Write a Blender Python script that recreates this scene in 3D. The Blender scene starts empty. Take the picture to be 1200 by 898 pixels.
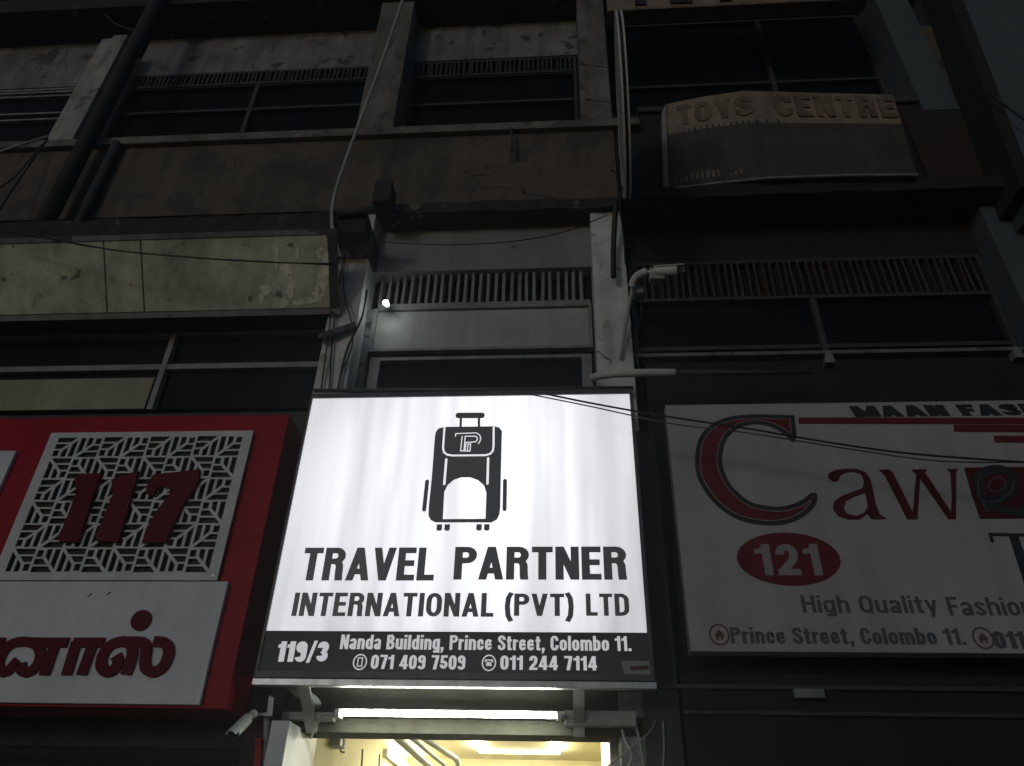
import bpy, bmesh, math, random
from mathutils import Vector, Matrix
random.seed(7)
S = bpy.context.scene
COL = S.collection

# ------------------------------------------------------------------ camera
cd = bpy.data.cameras.new("camera")
cam = bpy.data.objects.new("camera", cd)
COL.objects.link(cam)
A = [[0.99771472, 0.06328313, 0.02367677], [0.01583723, -0.55968381, 0.8285549], [0.06568505, -0.82628644, -0.559407]]
M3 = Matrix(((A[0][0], A[1][0], A[2][0]), (A[0][1], A[1][1], A[2][1]), (A[0][2], A[1][2], A[2][2])))
cam.matrix_world = Matrix.Translation((0.0, -4.3, 1.6)) @ M3.to_4x4()
cd.sensor_fit = 'HORIZONTAL'
cd.sensor_width = 36.0
cd.lens = 36.0 * 901.0 / 1200.0
cd.clip_start = 0.05
cd.clip_end = 500.0
S.camera = cam

# ------------------------------------------------------------------ night sky, weak low light from the street side
SUN_EL, SUN_AZ = math.radians(8.0), math.radians(205.0)      # from the street, a little to the left
wd = bpy.data.worlds.new("World")
S.world = wd
wd.use_nodes = True
wn = wd.node_tree
bg = wn.nodes["Background"]
sky = wn.nodes.new("ShaderNodeTexSky")
sky.sky_type = 'NISHITA'
sky.sun_disc = False
sky.sun_elevation = SUN_EL
sky.sun_rotation = SUN_AZ
sky.air_density = 0.8
sky.dust_density = 0.4
sky.ozone_density = 2.0
wn.links.new(sky.outputs[0], bg.inputs[0])
bg.inputs[1].default_value = 0.030
ld = bpy.data.lights.new("sun", 'SUN')
ld.energy = 0.19
ld.angle = math.radians(9.0)
ld.color = (0.90, 0.96, 1.0)
sun = bpy.data.objects.new("sun", ld)
COL.objects.link(sun)
sdir = Vector((math.sin(SUN_AZ) * math.cos(SUN_EL), math.cos(SUN_AZ) * math.cos(SUN_EL), math.sin(SUN_EL)))
sun.rotation_euler = (-sdir).to_track_quat('-Z', 'Y').to_euler()
sun.location = (-8, -30, 12)
S.view_settings.view_transform = 'Standard'
S.view_settings.look = 'None'
S.view_settings.exposure = 0.0
S.view_settings.gamma = 1.0
S.render.engine = 'CYCLES'
S.cycles.use_denoising = True
S.cycles.max_bounces = 6
S.cycles.sample_clamp_indirect = 4.0

# ------------------------------------------------------------------ materials
def mat(name, col, rough=0.7, metal=0.0, dirt=None, amount=0.5, scale=3.0, streak=True, bump=0.15, fine=40.0,
        emit=None, estr=0.0, spots=None, coat=0.0, spec=0.5, cracks=0.0):
    """Principled material: base colour with blotches, vertical runs and fine grain."""
    m = bpy.data.materials.new(name)
    m.use_nodes = True
    nt = m.node_tree
    N, L = nt.nodes, nt.links
    p = N["Principled BSDF"]
    p.inputs['Roughness'].default_value = rough
    p.inputs['Metallic'].default_value = metal
    p.inputs['Coat Weight'].default_value = coat
    p.inputs['Specular IOR Level'].default_value = spec
    p.inputs['Base Color'].default_value = (*col, 1)
    if emit:
        p.inputs['Emission Color'].default_value = (*emit, 1)
        p.inputs['Emission Strength'].default_value = estr
    if dirt is None:
        return m
    g = N.new("ShaderNodeNewGeometry")
    n1 = N.new("ShaderNodeTexNoise"); n1.inputs['Scale'].default_value = scale
    n1.inputs['Detail'].default_value = 8; n1.inputs['Roughness'].default_value = 0.65
    L.new(g.outputs['Position'], n1.inputs['Vector'])
    mp = N.new("ShaderNodeMapping"); mp.inputs['Scale'].default_value = (6, 6, 0.6)
    L.new(g.outputs['Position'], mp.inputs['Vector'])
    n2 = N.new("ShaderNodeTexNoise"); n2.inputs['Scale'].default_value = 1.6
    n2.inputs['Detail'].default_value = 6; n2.inputs['Roughness'].default_value = 0.6
    L.new(mp.outputs[0], n2.inputs['Vector'])
    mx = N.new("ShaderNodeMath"); mx.operation = 'MULTIPLY_ADD'
    L.new(n2.outputs[0], mx.inputs[0]); mx.inputs[1].default_value = 0.40 if streak else 0.0
    mm = N.new("ShaderNodeMath"); mm.operation = 'MULTIPLY'
    L.new(n1.outputs[0], mm.inputs[0]); mm.inputs[1].default_value = 0.60 if streak else 1.0
    L.new(mm.outputs[0], mx.inputs[2])
    cr = N.new("ShaderNodeValToRGB")
    cr.color_ramp.elements[0].position = 0.5 - 0.13
    cr.color_ramp.elements[1].position = 0.5 + 0.11
    lo = tuple(col[i] * (1 - amount) + dirt[i] * amount for i in range(3))
    cr.color_ramp.elements[0].color = (*lo, 1)
    cr.color_ramp.elements[1].color = (*col, 1)
    L.new(mx.outputs[0], cr.inputs[0])
    out = cr.outputs[0]
    if spots:
        n3 = N.new("ShaderNodeTexNoise"); n3.inputs['Scale'].default_value = spots[1]
        n3.inputs['Detail'].default_value = 5
        L.new(g.outputs['Position'], n3.inputs['Vector'])
        c3 = N.new("ShaderNodeValToRGB")
        c3.color_ramp.elements[0].position = spots[2]; c3.color_ramp.elements[0].color = (0, 0, 0, 1)
        c3.color_ramp.elements[1].position = spots[2] + 0.03; c3.color_ramp.elements[1].color = (1, 1, 1, 1)
        L.new(n3.outputs[0], c3.inputs[0])
        mix = N.new("ShaderNodeMix"); mix.data_type = 'RGBA'
        L.new(c3.outputs[0], mix.inputs[0]); L.new(out, mix.inputs[6])
        mix.inputs[7].default_value = (*spots[0], 1)
        out = mix.outputs[2]
    if cracks:                       # thin broken crack lines
        nd = N.new("ShaderNodeTexNoise"); nd.inputs['Scale'].default_value = 4; nd.inputs['Detail'].default_value = 4
        L.new(g.outputs['Position'], nd.inputs['Vector'])
        va = N.new("ShaderNodeVectorMath"); va.operation = 'MULTIPLY_ADD'; va.inputs[1].default_value = (.28, .28, .28)
        L.new(nd.outputs['Color'], va.inputs[0]); L.new(g.outputs['Position'], va.inputs[2])
        vo = N.new("ShaderNodeTexVoronoi"); vo.feature = 'DISTANCE_TO_EDGE'; vo.inputs['Scale'].default_value = 1.15
        L.new(va.outputs[0], vo.inputs['Vector'])
        lt = N.new("ShaderNodeMath"); lt.operation = 'LESS_THAN'; lt.inputs[1].default_value = cracks
        L.new(vo.outputs['Distance'], lt.inputs[0])
        nm = N.new("ShaderNodeTexNoise"); nm.inputs['Scale'].default_value = 1.7
        L.new(g.outputs['Position'], nm.inputs['Vector'])
        gt = N.new("ShaderNodeMath"); gt.operation = 'GREATER_THAN'; gt.inputs[1].default_value = 0.56
        L.new(nm.outputs[0], gt.inputs[0])
        ml = N.new("ShaderNodeMath"); ml.operation = 'MULTIPLY'; L.new(lt.outputs[0], ml.inputs[0]); L.new(gt.outputs[0], ml.inputs[1])
        mk = N.new("ShaderNodeMix"); mk.data_type = 'RGBA'
        L.new(ml.outputs[0], mk.inputs[0]); L.new(out, mk.inputs[6]); mk.inputs[7].default_value = (*[c_ * .5 for c_ in dirt], 1)
        out = mk.outputs[2]
    L.new(out, p.inputs['Base Color'])
    nf = N.new("ShaderNodeTexNoise"); nf.inputs['Scale'].default_value = fine; nf.inputs['Detail'].default_value = 6
    L.new(g.outputs['Position'], nf.inputs['Vector'])
    b = N.new("ShaderNodeBump"); b.inputs['Strength'].default_value = bump; b.inputs['Distance'].default_value = 0.01
    L.new(nf.outputs[0], b.inputs['Height']); L.new(b.outputs[0], p.inputs['Normal'])
    rr_ = N.new("ShaderNodeMapRange"); rr_.inputs[3].default_value = min(1, rough + 0.15); rr_.inputs[4].default_value = max(0.05, rough - 0.1)
    L.new(mx.outputs[0], rr_.inputs[0]); L.new(rr_.outputs[0], p.inputs['Roughness'])
    return m

def glow_mat(name, col, strength):
    m = bpy.data.materials.new(name)
    m.use_nodes = True
    p = m.node_tree.nodes["Principled BSDF"]
    p.inputs['Base Color'].default_value = (0.8, 0.8, 0.8, 1)
    p.inputs['Emission Color'].default_value = (*col, 1)
    p.inputs['Emission Strength'].default_value = strength
    return m

def backlit_face():
    """Opal acrylic sheet lit by vertical tubes behind it."""
    m = bpy.data.materials.new("backlit_acrylic")
    m.use_nodes = True
    nt = m.node_tree; N, L = nt.nodes, nt.links
    p = N["Principled BSDF"]
    p.inputs['Base Color'].default_value = (0.8, 0.8, 0.82, 1)
    p.inputs['Roughness'].default_value = 0.25
    g = N.new("ShaderNodeNewGeometry")
    mp = N.new("ShaderNodeMapping"); mp.inputs['Scale'].default_value = (3.0, 1, 0.28)
    mp.inputs['Location'].default_value = (0.35, 0, 0.2)
    L.new(g.outputs['Position'], mp.inputs['Vector'])
    n = N.new("ShaderNodeTexNoise"); n.inputs['Scale'].default_value = 1.3; n.inputs['Detail'].default_value = 2.5
    L.new(mp.outputs[0], n.inputs['Vector'])
    mp2 = N.new("ShaderNodeMapping"); mp2.inputs['Scale'].default_value = (14, 1, 0.25)
    L.new(g.outputs['Position'], mp2.inputs['Vector'])
    n2 = N.new("ShaderNodeTexNoise"); n2.inputs['Scale'].default_value = 1.5; n2.inputs['Detail'].default_value = 4
    L.new(mp2.outputs[0], n2.inputs['Vector'])
    # distance from the middle of the box: the tubes sit in the middle, the rim is dimmer
    sx = N.new("ShaderNodeSeparateXYZ"); L.new(g.outputs['Position'], sx.inputs[0])
    ax = N.new("ShaderNodeMath"); ax.operation = 'ADD'; ax.inputs[1].default_value = 0.55; L.new(sx.outputs[0], ax.inputs[0])
    axx = N.new("ShaderNodeMath"); axx.operation = 'POWER'; L.new(ax.outputs[0], axx.inputs[0]); axx.inputs[1].default_value = 2
    az = N.new("ShaderNodeMath"); az.operation = 'ADD'; az.inputs[1].default_value = -3.75; L.new(sx.outputs[2], az.inputs[0])
    azz = N.new("ShaderNodeMath"); azz.operation = 'POWER'; L.new(az.outputs[0], azz.inputs[0]); azz.inputs[1].default_value = 2
    s = N.new("ShaderNodeMath"); s.operation = 'ADD'; L.new(axx.outputs[0], s.inputs[0]); L.new(azz.outputs[0], s.inputs[1])
    fall = N.new("ShaderNodeMapRange"); fall.inputs[1].default_value = 0.1; fall.inputs[2].default_value = 1.45
    fall.inputs[3].default_value = 1.12; fall.inputs[4].default_value = 0.62
    L.new(s.outputs[0], fall.inputs[0])
    r1 = N.new("ShaderNodeMapRange"); r1.inputs[1].default_value = 0.35; r1.inputs[2].default_value = 0.55
    r1.inputs[3].default_value = 0.74; r1.inputs[4].default_value = 1.05
    L.new(n.outputs[0], r1.inputs[0])
    r2 = N.new("ShaderNodeMapRange"); r2.inputs[1].default_value = 0.3; r2.inputs[2].default_value = 0.7
    r2.inputs[3].default_value = 0.94; r2.inputs[4].default_value = 1.04
    L.new(n2.outputs[0], r2.inputs[0])
    m1 = N.new("ShaderNodeMath"); m1.operation = 'MULTIPLY'; L.new(fall.outputs[0], m1.inputs[0]); L.new(r1.outputs[0], m1.inputs[1])
    m2 = N.new("ShaderNodeMath"); m2.operation = 'MULTIPLY'; L.new(m1.outputs[0], m2.inputs[0]); L.new(r2.outputs[0], m2.inputs[1])
    p.inputs['Emission Color'].default_value = (0.95, 0.955, 1.0, 1)
    L.new(m2.outputs[0], p.inputs['Emission Strength'])
    return m

W = {}
W['plaster_gray'] = mat("gray_plaster", (0.26, 0.26, 0.28), .85, dirt=(0.05, 0.05, 0.055), amount=.75, scale=2.2, bump=.5, cracks=.0045, spots=((0.07, 0.07, 0.07), 3.3, .60))
W['plaster_white'] = mat("white_plaster", (0.42, 0.42, 0.41), .8, dirt=(0.10, 0.10, 0.095), amount=.75, scale=3, bump=.5, cracks=.005, spots=((0.12, 0.12, 0.11), 5, .62))
W['plaster_pale'] = mat("pale_plaster", (0.72, 0.72, 0.72), .8, dirt=(0.30, 0.30, 0.29), amount=.8, scale=4, bump=.5, cracks=.0045, spots=((0.30, 0.30, 0.28), 7, .63))  # paleness raised to stand in for spill from the lit sign
W['panel_paint'] = mat("gray_panel_paint", (0.42, 0.42, 0.41), .6, dirt=(0.22, 0.22, 0.21), amount=.7, scale=2, bump=.1)
W['plaster_bay'] = mat("bay_plaster", (0.25, 0.25, 0.255), .85, dirt=(0.16, 0.16, 0.165), amount=.7, scale=2.2, bump=.4, spots=((0.09, 0.09, 0.09), 4, .66))
W['plaster_dim'] = mat("dim_plaster", (0.20, 0.195, 0.175), .85, dirt=(0.06, 0.055, 0.045), amount=.85, scale=3, bump=.5, cracks=.005, spots=((0.08, 0.08, 0.07), 5, .6))
W['plaster_brown'] = mat("brown_plaster", (0.125, 0.102, 0.078), .9, dirt=(0.035, 0.031, 0.026), amount=.75, scale=1.6, bump=.5, cracks=.005, spots=((0.06, 0.055, 0.045), 2.6, .58))
W['grime'] = mat("black_grime", (0.035, 0.035, 0.033), .95, dirt=(0.01, 0.01, 0.01), amount=.8, scale=5, bump=.6, spots=((0.12, 0.12, 0.11), 6, .64))
W['black_wall'] = mat("sooty_shaded_wall", (0.018, 0.018, 0.018), .9, dirt=(0.01, 0.01, 0.01), amount=.8, scale=2.5, bump=.4)  # black paint and soot, with shade put into the colour as well
W['dark_wall'] = mat("dark_wall", (0.055, 0.057, 0.06), .85, dirt=(0.02, 0.02, 0.02), amount=.7, scale=2.5, bump=.3)
W['red_wall'] = mat("dark_red_wall", (0.035, 0.016, 0.014), .8, dirt=(0.02, 0.015, 0.015), amount=.7, scale=2.5, bump=.3)
W['blue_wall'] = mat("blue_gray_wall", (0.085, 0.11, 0.12), .85, dirt=(0.05, 0.065, 0.07), amount=.6, scale=1.3, bump=.25)
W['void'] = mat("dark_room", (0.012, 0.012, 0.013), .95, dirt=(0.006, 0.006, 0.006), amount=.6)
W['frame_gray'] = mat("gray_frame_paint", (0.30, 0.30, 0.30), .55, dirt=(0.08, 0.08, 0.08), amount=.7, scale=7, bump=.1)
W['frame_dark'] = mat("dark_frame_paint", (0.05, 0.05, 0.05), .6, dirt=(0.02, 0.02, 0.02), amount=.7, scale=7, bump=.1)
W['frame_rust'] = mat("brown_slat_paint", (0.055, 0.042, 0.033), .7, dirt=(0.012, 0.010, 0.009), amount=.8, scale=3, bump=.2)
W['slat_gray'] = mat("gray_slat_paint", (0.27, 0.27, 0.275), .6, dirt=(0.08, 0.08, 0.08), amount=.6, scale=9, bump=.15)
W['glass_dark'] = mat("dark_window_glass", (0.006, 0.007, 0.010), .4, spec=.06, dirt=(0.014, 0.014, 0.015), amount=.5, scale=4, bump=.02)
W['curtain'] = mat("cream_blind", (0.34, 0.33, 0.24), .8, dirt=(0.13, 0.13, 0.09), amount=.6, scale=2, bump=.1)
W['yellow_board'] = mat("weathered_yellow_board", (0.66, 0.67, 0.52), .7, dirt=(0.22, 0.23, 0.16), amount=.85, scale=2.2, bump=.35, fine=22,
                        spots=((0.16, 0.16, 0.12), 9, .66))
W['peel'] = mat("peeled_pale_patch", (0.88, 0.87, 0.70), .7, dirt=(0.35, 0.34, 0.24), amount=.6, scale=14, bump=.4, streak=False)
W['seam'] = mat("dark_seam", (0.03, 0.03, 0.027), .8, dirt=(0.01, 0.01, 0.01), amount=.5)
W['metal'] = mat("aluminium", (0.55, 0.55, 0.55), .38, 1.0, dirt=(0.25, 0.24, 0.22), amount=.6, scale=12, bump=.05)
W['steel_dark'] = mat("dark_steel", (0.10, 0.10, 0.105), .5, .3, dirt=(0.04, 0.035, 0.03), amount=.6, scale=10, bump=.1)
W['white_plastic'] = mat("white_plastic", (0.62, 0.62, 0.60), .45, dirt=(0.35, 0.33, 0.30), amount=.4, scale=16, bump=.05)
W['gray_plastic'] = mat("gray_plastic", (0.34, 0.34, 0.33), .55, dirt=(0.15, 0.15, 0.14), amount=.5, scale=12, bump=.05)
W['cable_black'] = mat("black_cable", (0.012, 0.012, 0.012), .6)
W['cable_white'] = mat("pale_cable", (0.42, 0.41, 0.38), .6, dirt=(0.18, 0.18, 0.16), amount=.6, scale=14)
W['red_panel'] = mat("red_composite_panel", (0.40, 0.004, 0.020), .45, spec=.10, dirt=(0.14, 0.003, 0.010), amount=.55, scale=2.2, bump=.04)
W['red_letter'] = mat("dark_red_letter", (0.13, 0.007, 0.016), .7, spec=.15, dirt=(0.08, 0.006, 0.012), amount=.5, scale=5, bump=.03)
W['white_panel'] = mat("white_composite_panel", (0.66, 0.68, 0.70), .45, dirt=(0.45, 0.47, 0.48), amount=.6, scale=2, bump=.03)
W['lattice'] = mat("white_cut_panel", (0.66, 0.67, 0.66), .5, dirt=(0.42, 0.42, 0.40), amount=.6, scale=4, bump=.03)
W['flex'] = mat("dimmed_white_banner", (0.42, 0.40, 0.405), .55, dirt=(0.28, 0.26, 0.265), amount=.6, scale=1.2, bump=.06, fine=9)  # white lowered to stand in for light falling off to the right
W['print_black'] = mat("black_print", (0.018, 0.018, 0.02), .7)
W['print_gray'] = mat("gray_print", (0.085, 0.085, 0.09), .65)
W['print_red'] = mat("red_print", (0.15, 0.018, 0.028), .65, spec=.2, dirt=(0.08, 0.014, 0.018), amount=.5, scale=6, bump=.0)
W['print_darkred'] = mat("dark_red_print", (0.075, 0.011, 0.015), .65, spec=.2)
W['mark_brown'] = mat("faded_brown_print", (0.13, 0.075, 0.07), .65, spec=.2)
W['print_pale'] = mat("pale_print", (0.28, 0.25, 0.25), .6)
W['vinyl'] = mat("black_backlit_vinyl", (0.03, 0.03, 0.033), .38, emit=(0.95, 0.95, 1.0), estr=0.024)
W['band'] = mat("black_band_vinyl", (0.022, 0.022, 0.025), .5, spec=.2, emit=(0.95, 0.95, 1.0), estr=0.008)
W['vinyl_pale'] = mat("half_lit_vinyl", (0.4, 0.4, 0.4), .4, emit=(0.96, 0.97, 1.0), estr=0.44)
W['lit_white'] = glow_mat("lit_line_vinyl", (0.95, 0.95, 1.0), 0.80)
W['face'] = backlit_face()
W['tube'] = glow_mat("fluorescent_tube", (0.96, 1.0, 0.86), 85.0)
W['led'] = glow_mat("led_strip", (1.0, 0.97, 0.74), 70.0)
W['bulb'] = glow_mat("bulb_glass", (0.88, 1.0, 0.95), 40.0)
W['room_yellow'] = mat("yellow_room_paint", (0.68, 0.64, 0.40), .7, dirt=(0.55, 0.50, 0.28), amount=.6, scale=3, bump=.1)
W['room_ceiling'] = mat("cream_ceiling", (0.66, 0.58, 0.34), .7, dirt=(0.55, 0.47, 0.26), amount=.6, scale=3, bump=.1)
W['green_lintel'] = mat("greenish_lintel_paint", (0.055, 0.055, 0.040), .8, spec=.15, dirt=(0.025, 0.025, 0.018), amount=.7, scale=4, bump=.2)
W['asphalt'] = mat("asphalt", (0.05, 0.05, 0.052), .9, dirt=(0.03, 0.03, 0.03), amount=.7, scale=6, bump=.5, streak=False)
W['paving'] = mat("concrete_paving", (0.20, 0.195, 0.185), .85, dirt=(0.09, 0.085, 0.08), amount=.7, scale=4, bump=.4, streak=False)
W['toy_board'] = mat("faded_orange_board", (0.29, 0.225, 0.17), .8, dirt=(0.09, 0.075, 0.06), amount=.8, scale=2.4, bump=.3)
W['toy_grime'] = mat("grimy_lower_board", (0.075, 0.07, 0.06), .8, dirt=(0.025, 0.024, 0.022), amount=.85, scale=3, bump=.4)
W['toy_letter'] = mat("brown_letter", (0.21, 0.15, 0.10), .7, dirt=(0.06, 0.04, 0.028), amount=.85, scale=5, bump=.1)
W['sticker'] = mat("gray_sticker", (0.12, 0.12, 0.115), .5, emit=(0.9, 0.9, 0.9), estr=0.02)
W['sticker_red'] = mat("reddish_sticker_print", (0.06, 0.025, 0.025), .5)

# ------------------------------------------------------------------ mesh builder
class MB:
    def __init__(s):
        s.v = []; s.f = []
    def quad(s, a, b, c, d):
        n = len(s.v); s.v += [a, b, c, d]; s.f.append((n, n + 1, n + 2, n + 3)); return s
    def box(s, x0, x1, y0, y1, z0, z1):
        n = len(s.v)
        s.v += [(x0, y0, z0), (x1, y0, z0), (x1, y1, z0), (x0, y1, z0), (x0, y0, z1), (x1, y0, z1), (x1, y1, z1), (x0, y1, z1)]
        s.f += [tuple(n + i for i in q) for q in ((0, 3, 2, 1), (4, 5, 6, 7), (0, 1, 5, 4), (1, 2, 6, 5), (2, 3, 7, 6), (3, 0, 4, 7))]
        return s
    def prism(s, poly, y0, y1):
        """simple polygon given in (x, z), thickened from y0 to y1"""
        n = len(s.v); k = len(poly)
        s.v += [(x, y0, z) for x, z in poly] + [(x, y1, z) for x, z in poly]
        s.f += [tuple(n + i for i in range(k)), tuple(n + k + i for i in reversed(range(k)))]
        for i in range(k):
            j = (i + 1) % k
            s.f.append((n + i, n + k + i, n + k + j, n + j))
        return s
    def slab(s, front, back):
        """two matching rings of 3D points joined into a closed solid"""
        n = len(s.v); k = len(front)
        s.v += list(front) + list(back)
        s.f += [tuple(n + i for i in range(k)), tuple(n + k + i for i in reversed(range(k)))]
        for i in range(k):
            j = (i + 1) % k
            s.f.append((n + i, n + k + i, n + k + j, n + j))
        return s
    def tube(s, pts, r, n=8, rs=None):
        pts = [Vector(p) for p in pts]
        base = len(s.v)
        up = Vector((0.13, 0.31, 0.94))
        for i, p in enumerate(pts):
            t = (pts[min(i + 1, len(pts) - 1)] - pts[max(i - 1, 0)]).normalized()
            a = t.cross(up)
            if a.length < 1e-3: a = t.cross(Vector((1, 0, 0)))
            a.normalize(); b = t.cross(a)
            rr = rs[i] if rs else r
            for k in range(n):
                q = 2 * math.pi * k / n
                s.v.append(tuple(p + a * (rr * math.cos(q)) + b * (rr * math.sin(q))))
        for i in range(len(pts) - 1):
            for k in range(n):
                l = (k + 1) % n
                s.f.append((base + i * n + k, base + i * n + l, base + (i + 1) * n + l, base + (i + 1) * n + k))
        s.f.append(tuple(base + k for k in reversed(range(n))))
        s.f.append(tuple(base + (len(pts) - 1) * n + k for k in range(n)))
        return s
    def build(s, name, m, parent=None, bevel=0.0, smooth=False, local=False):
        me = bpy.data.meshes.new(name)
        if parent is not None:
            off = Vector((0, 0, 0)) if local else world_loc(parent)
        else:
            xs = [v[0] for v in s.v]; ys = [v[1] for v in s.v]; zs = [v[2] for v in s.v]
            off = Vector(((min(xs) + max(xs)) / 2, (min(ys) + max(ys)) / 2, min(zs)))
        me.from_pydata([tuple(Vector(v) - off) for v in s.v], [], s.f)
        bm = bmesh.new(); bm.from_mesh(me)
        bmesh.ops.recalc_face_normals(bm, faces=bm.faces)
        if bevel:
            bmesh.ops.bevel(bm, geom=[e for e in bm.edges], offset=bevel, segments=2, affect='EDGES', profile=0.6, clamp_overlap=True)
        bm.to_mesh(me); bm.free()
        if smooth:
            for p in me.polygons: p.use_smooth = True
        me.materials.append(m)
        o = bpy.data.objects.new(name, me)
        COL.objects.link(o)
        if parent is not None:
            o.parent = parent
        else:
            o.location = off
        return o

def world_loc(o):
    v = Vector(o.location)
    while o.parent:
        o = o.parent; v = v + Vector(o.location)
    return v

def tag(o, label=None, cat=None, group=None, kind=None):
    if label: o["label"] = label
    if cat: o["category"] = cat
    if group: o["group"] = group
    if kind: o["kind"] = kind
    return o

def thing(name, loc, label, cat, group=None):
    o = bpy.data.objects.new(name, None)
    o.empty_display_size = 0.1
    o.location = loc
    COL.objects.link(o)
    return tag(o, label, cat, group)

def relink(src, parent=None, shift=(0, 0, 0)):
    """copy of an object sharing its mesh"""
    c = src.copy(); COL.objects.link(c); c.parent = parent if parent else src.parent
    c.location = Vector(src.location) + Vector(shift)
    return c

def smoothpath(pts, k=6):
    """Catmull-Rom through 2D or 3D points"""
    P = [Vector(p) for p in pts]
    out = []
    for i in range(len(P) - 1):
        p0 = P[max(i - 1, 0)]; p1 = P[i]; p2 = P[i + 1]; p3 = P[min(i + 2, len(P) - 1)]
        for j in range(k):
            t = j / k
            out.append(0.5 * ((2 * p1) + (p2 - p0) * t + (2 * p0 - 5 * p1 + 4 * p2 - p3) * t * t + (3 * p1 - p0 - 3 * p2 + p3) * t ** 3))
    out.append(P[-1])
    return out

def sag(a, b, drop, n=14):
    a, b = Vector(a), Vector(b)
    return [a.lerp(b, i / n) + Vector((0, 0, -drop * 4 * (i / n) * (1 - i / n))) for i in range(n + 1)]

# ------------------------------------------------------------------ lettering: a bold grotesque drawn with strokes
def arc(cx, cy, rx, ry, a0, a1, n=8):
    return [(cx + rx * math.cos(math.radians(a0 + (a1 - a0) * i / n)), cy + ry * math.sin(math.radians(a0 + (a1 - a0) * i / n))) for i in range(n + 1)]

def stroke_poly(pts, hx, hy, closed=False):
    """thick polyline -> list of quads (as polygons in 2D), miter joined, nib wider in x than in y"""
    n = len(pts); L = []; R_ = []
    def nrm(a, b):
        dx, dy = b[0] - a[0], b[1] - a[1]; l = math.hypot(dx, dy) or 1e-9
        return (-dy / l, dx / l)
    for i in range(n):
        if closed:
            n1 = nrm(pts[i - 1], pts[i]); n2 = nrm(pts[i], pts[(i + 1) % n])
        else:
            n1 = nrm(pts[max(i - 1, 0)], pts[max(i, 1)]); n2 = nrm(pts[min(i, n - 2)], pts[min(i + 1, n - 1)])
        mx_, my_ = n1[0] + n2[0], n1[1] + n2[1]; l = math.hypot(mx_, my_) or 1e-9
        mx_, my_ = mx_ / l, my_ / l
        k = 1 / max(0.5, mx_ * n1[0] + my_ * n1[1])
        ox, oy = mx_ * hx * k, my_ * hy * k
        L.append((pts[i][0] + ox, pts[i][1] + oy)); R_.append((pts[i][0] - ox, pts[i][1] - oy))
    return L, R_

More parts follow.
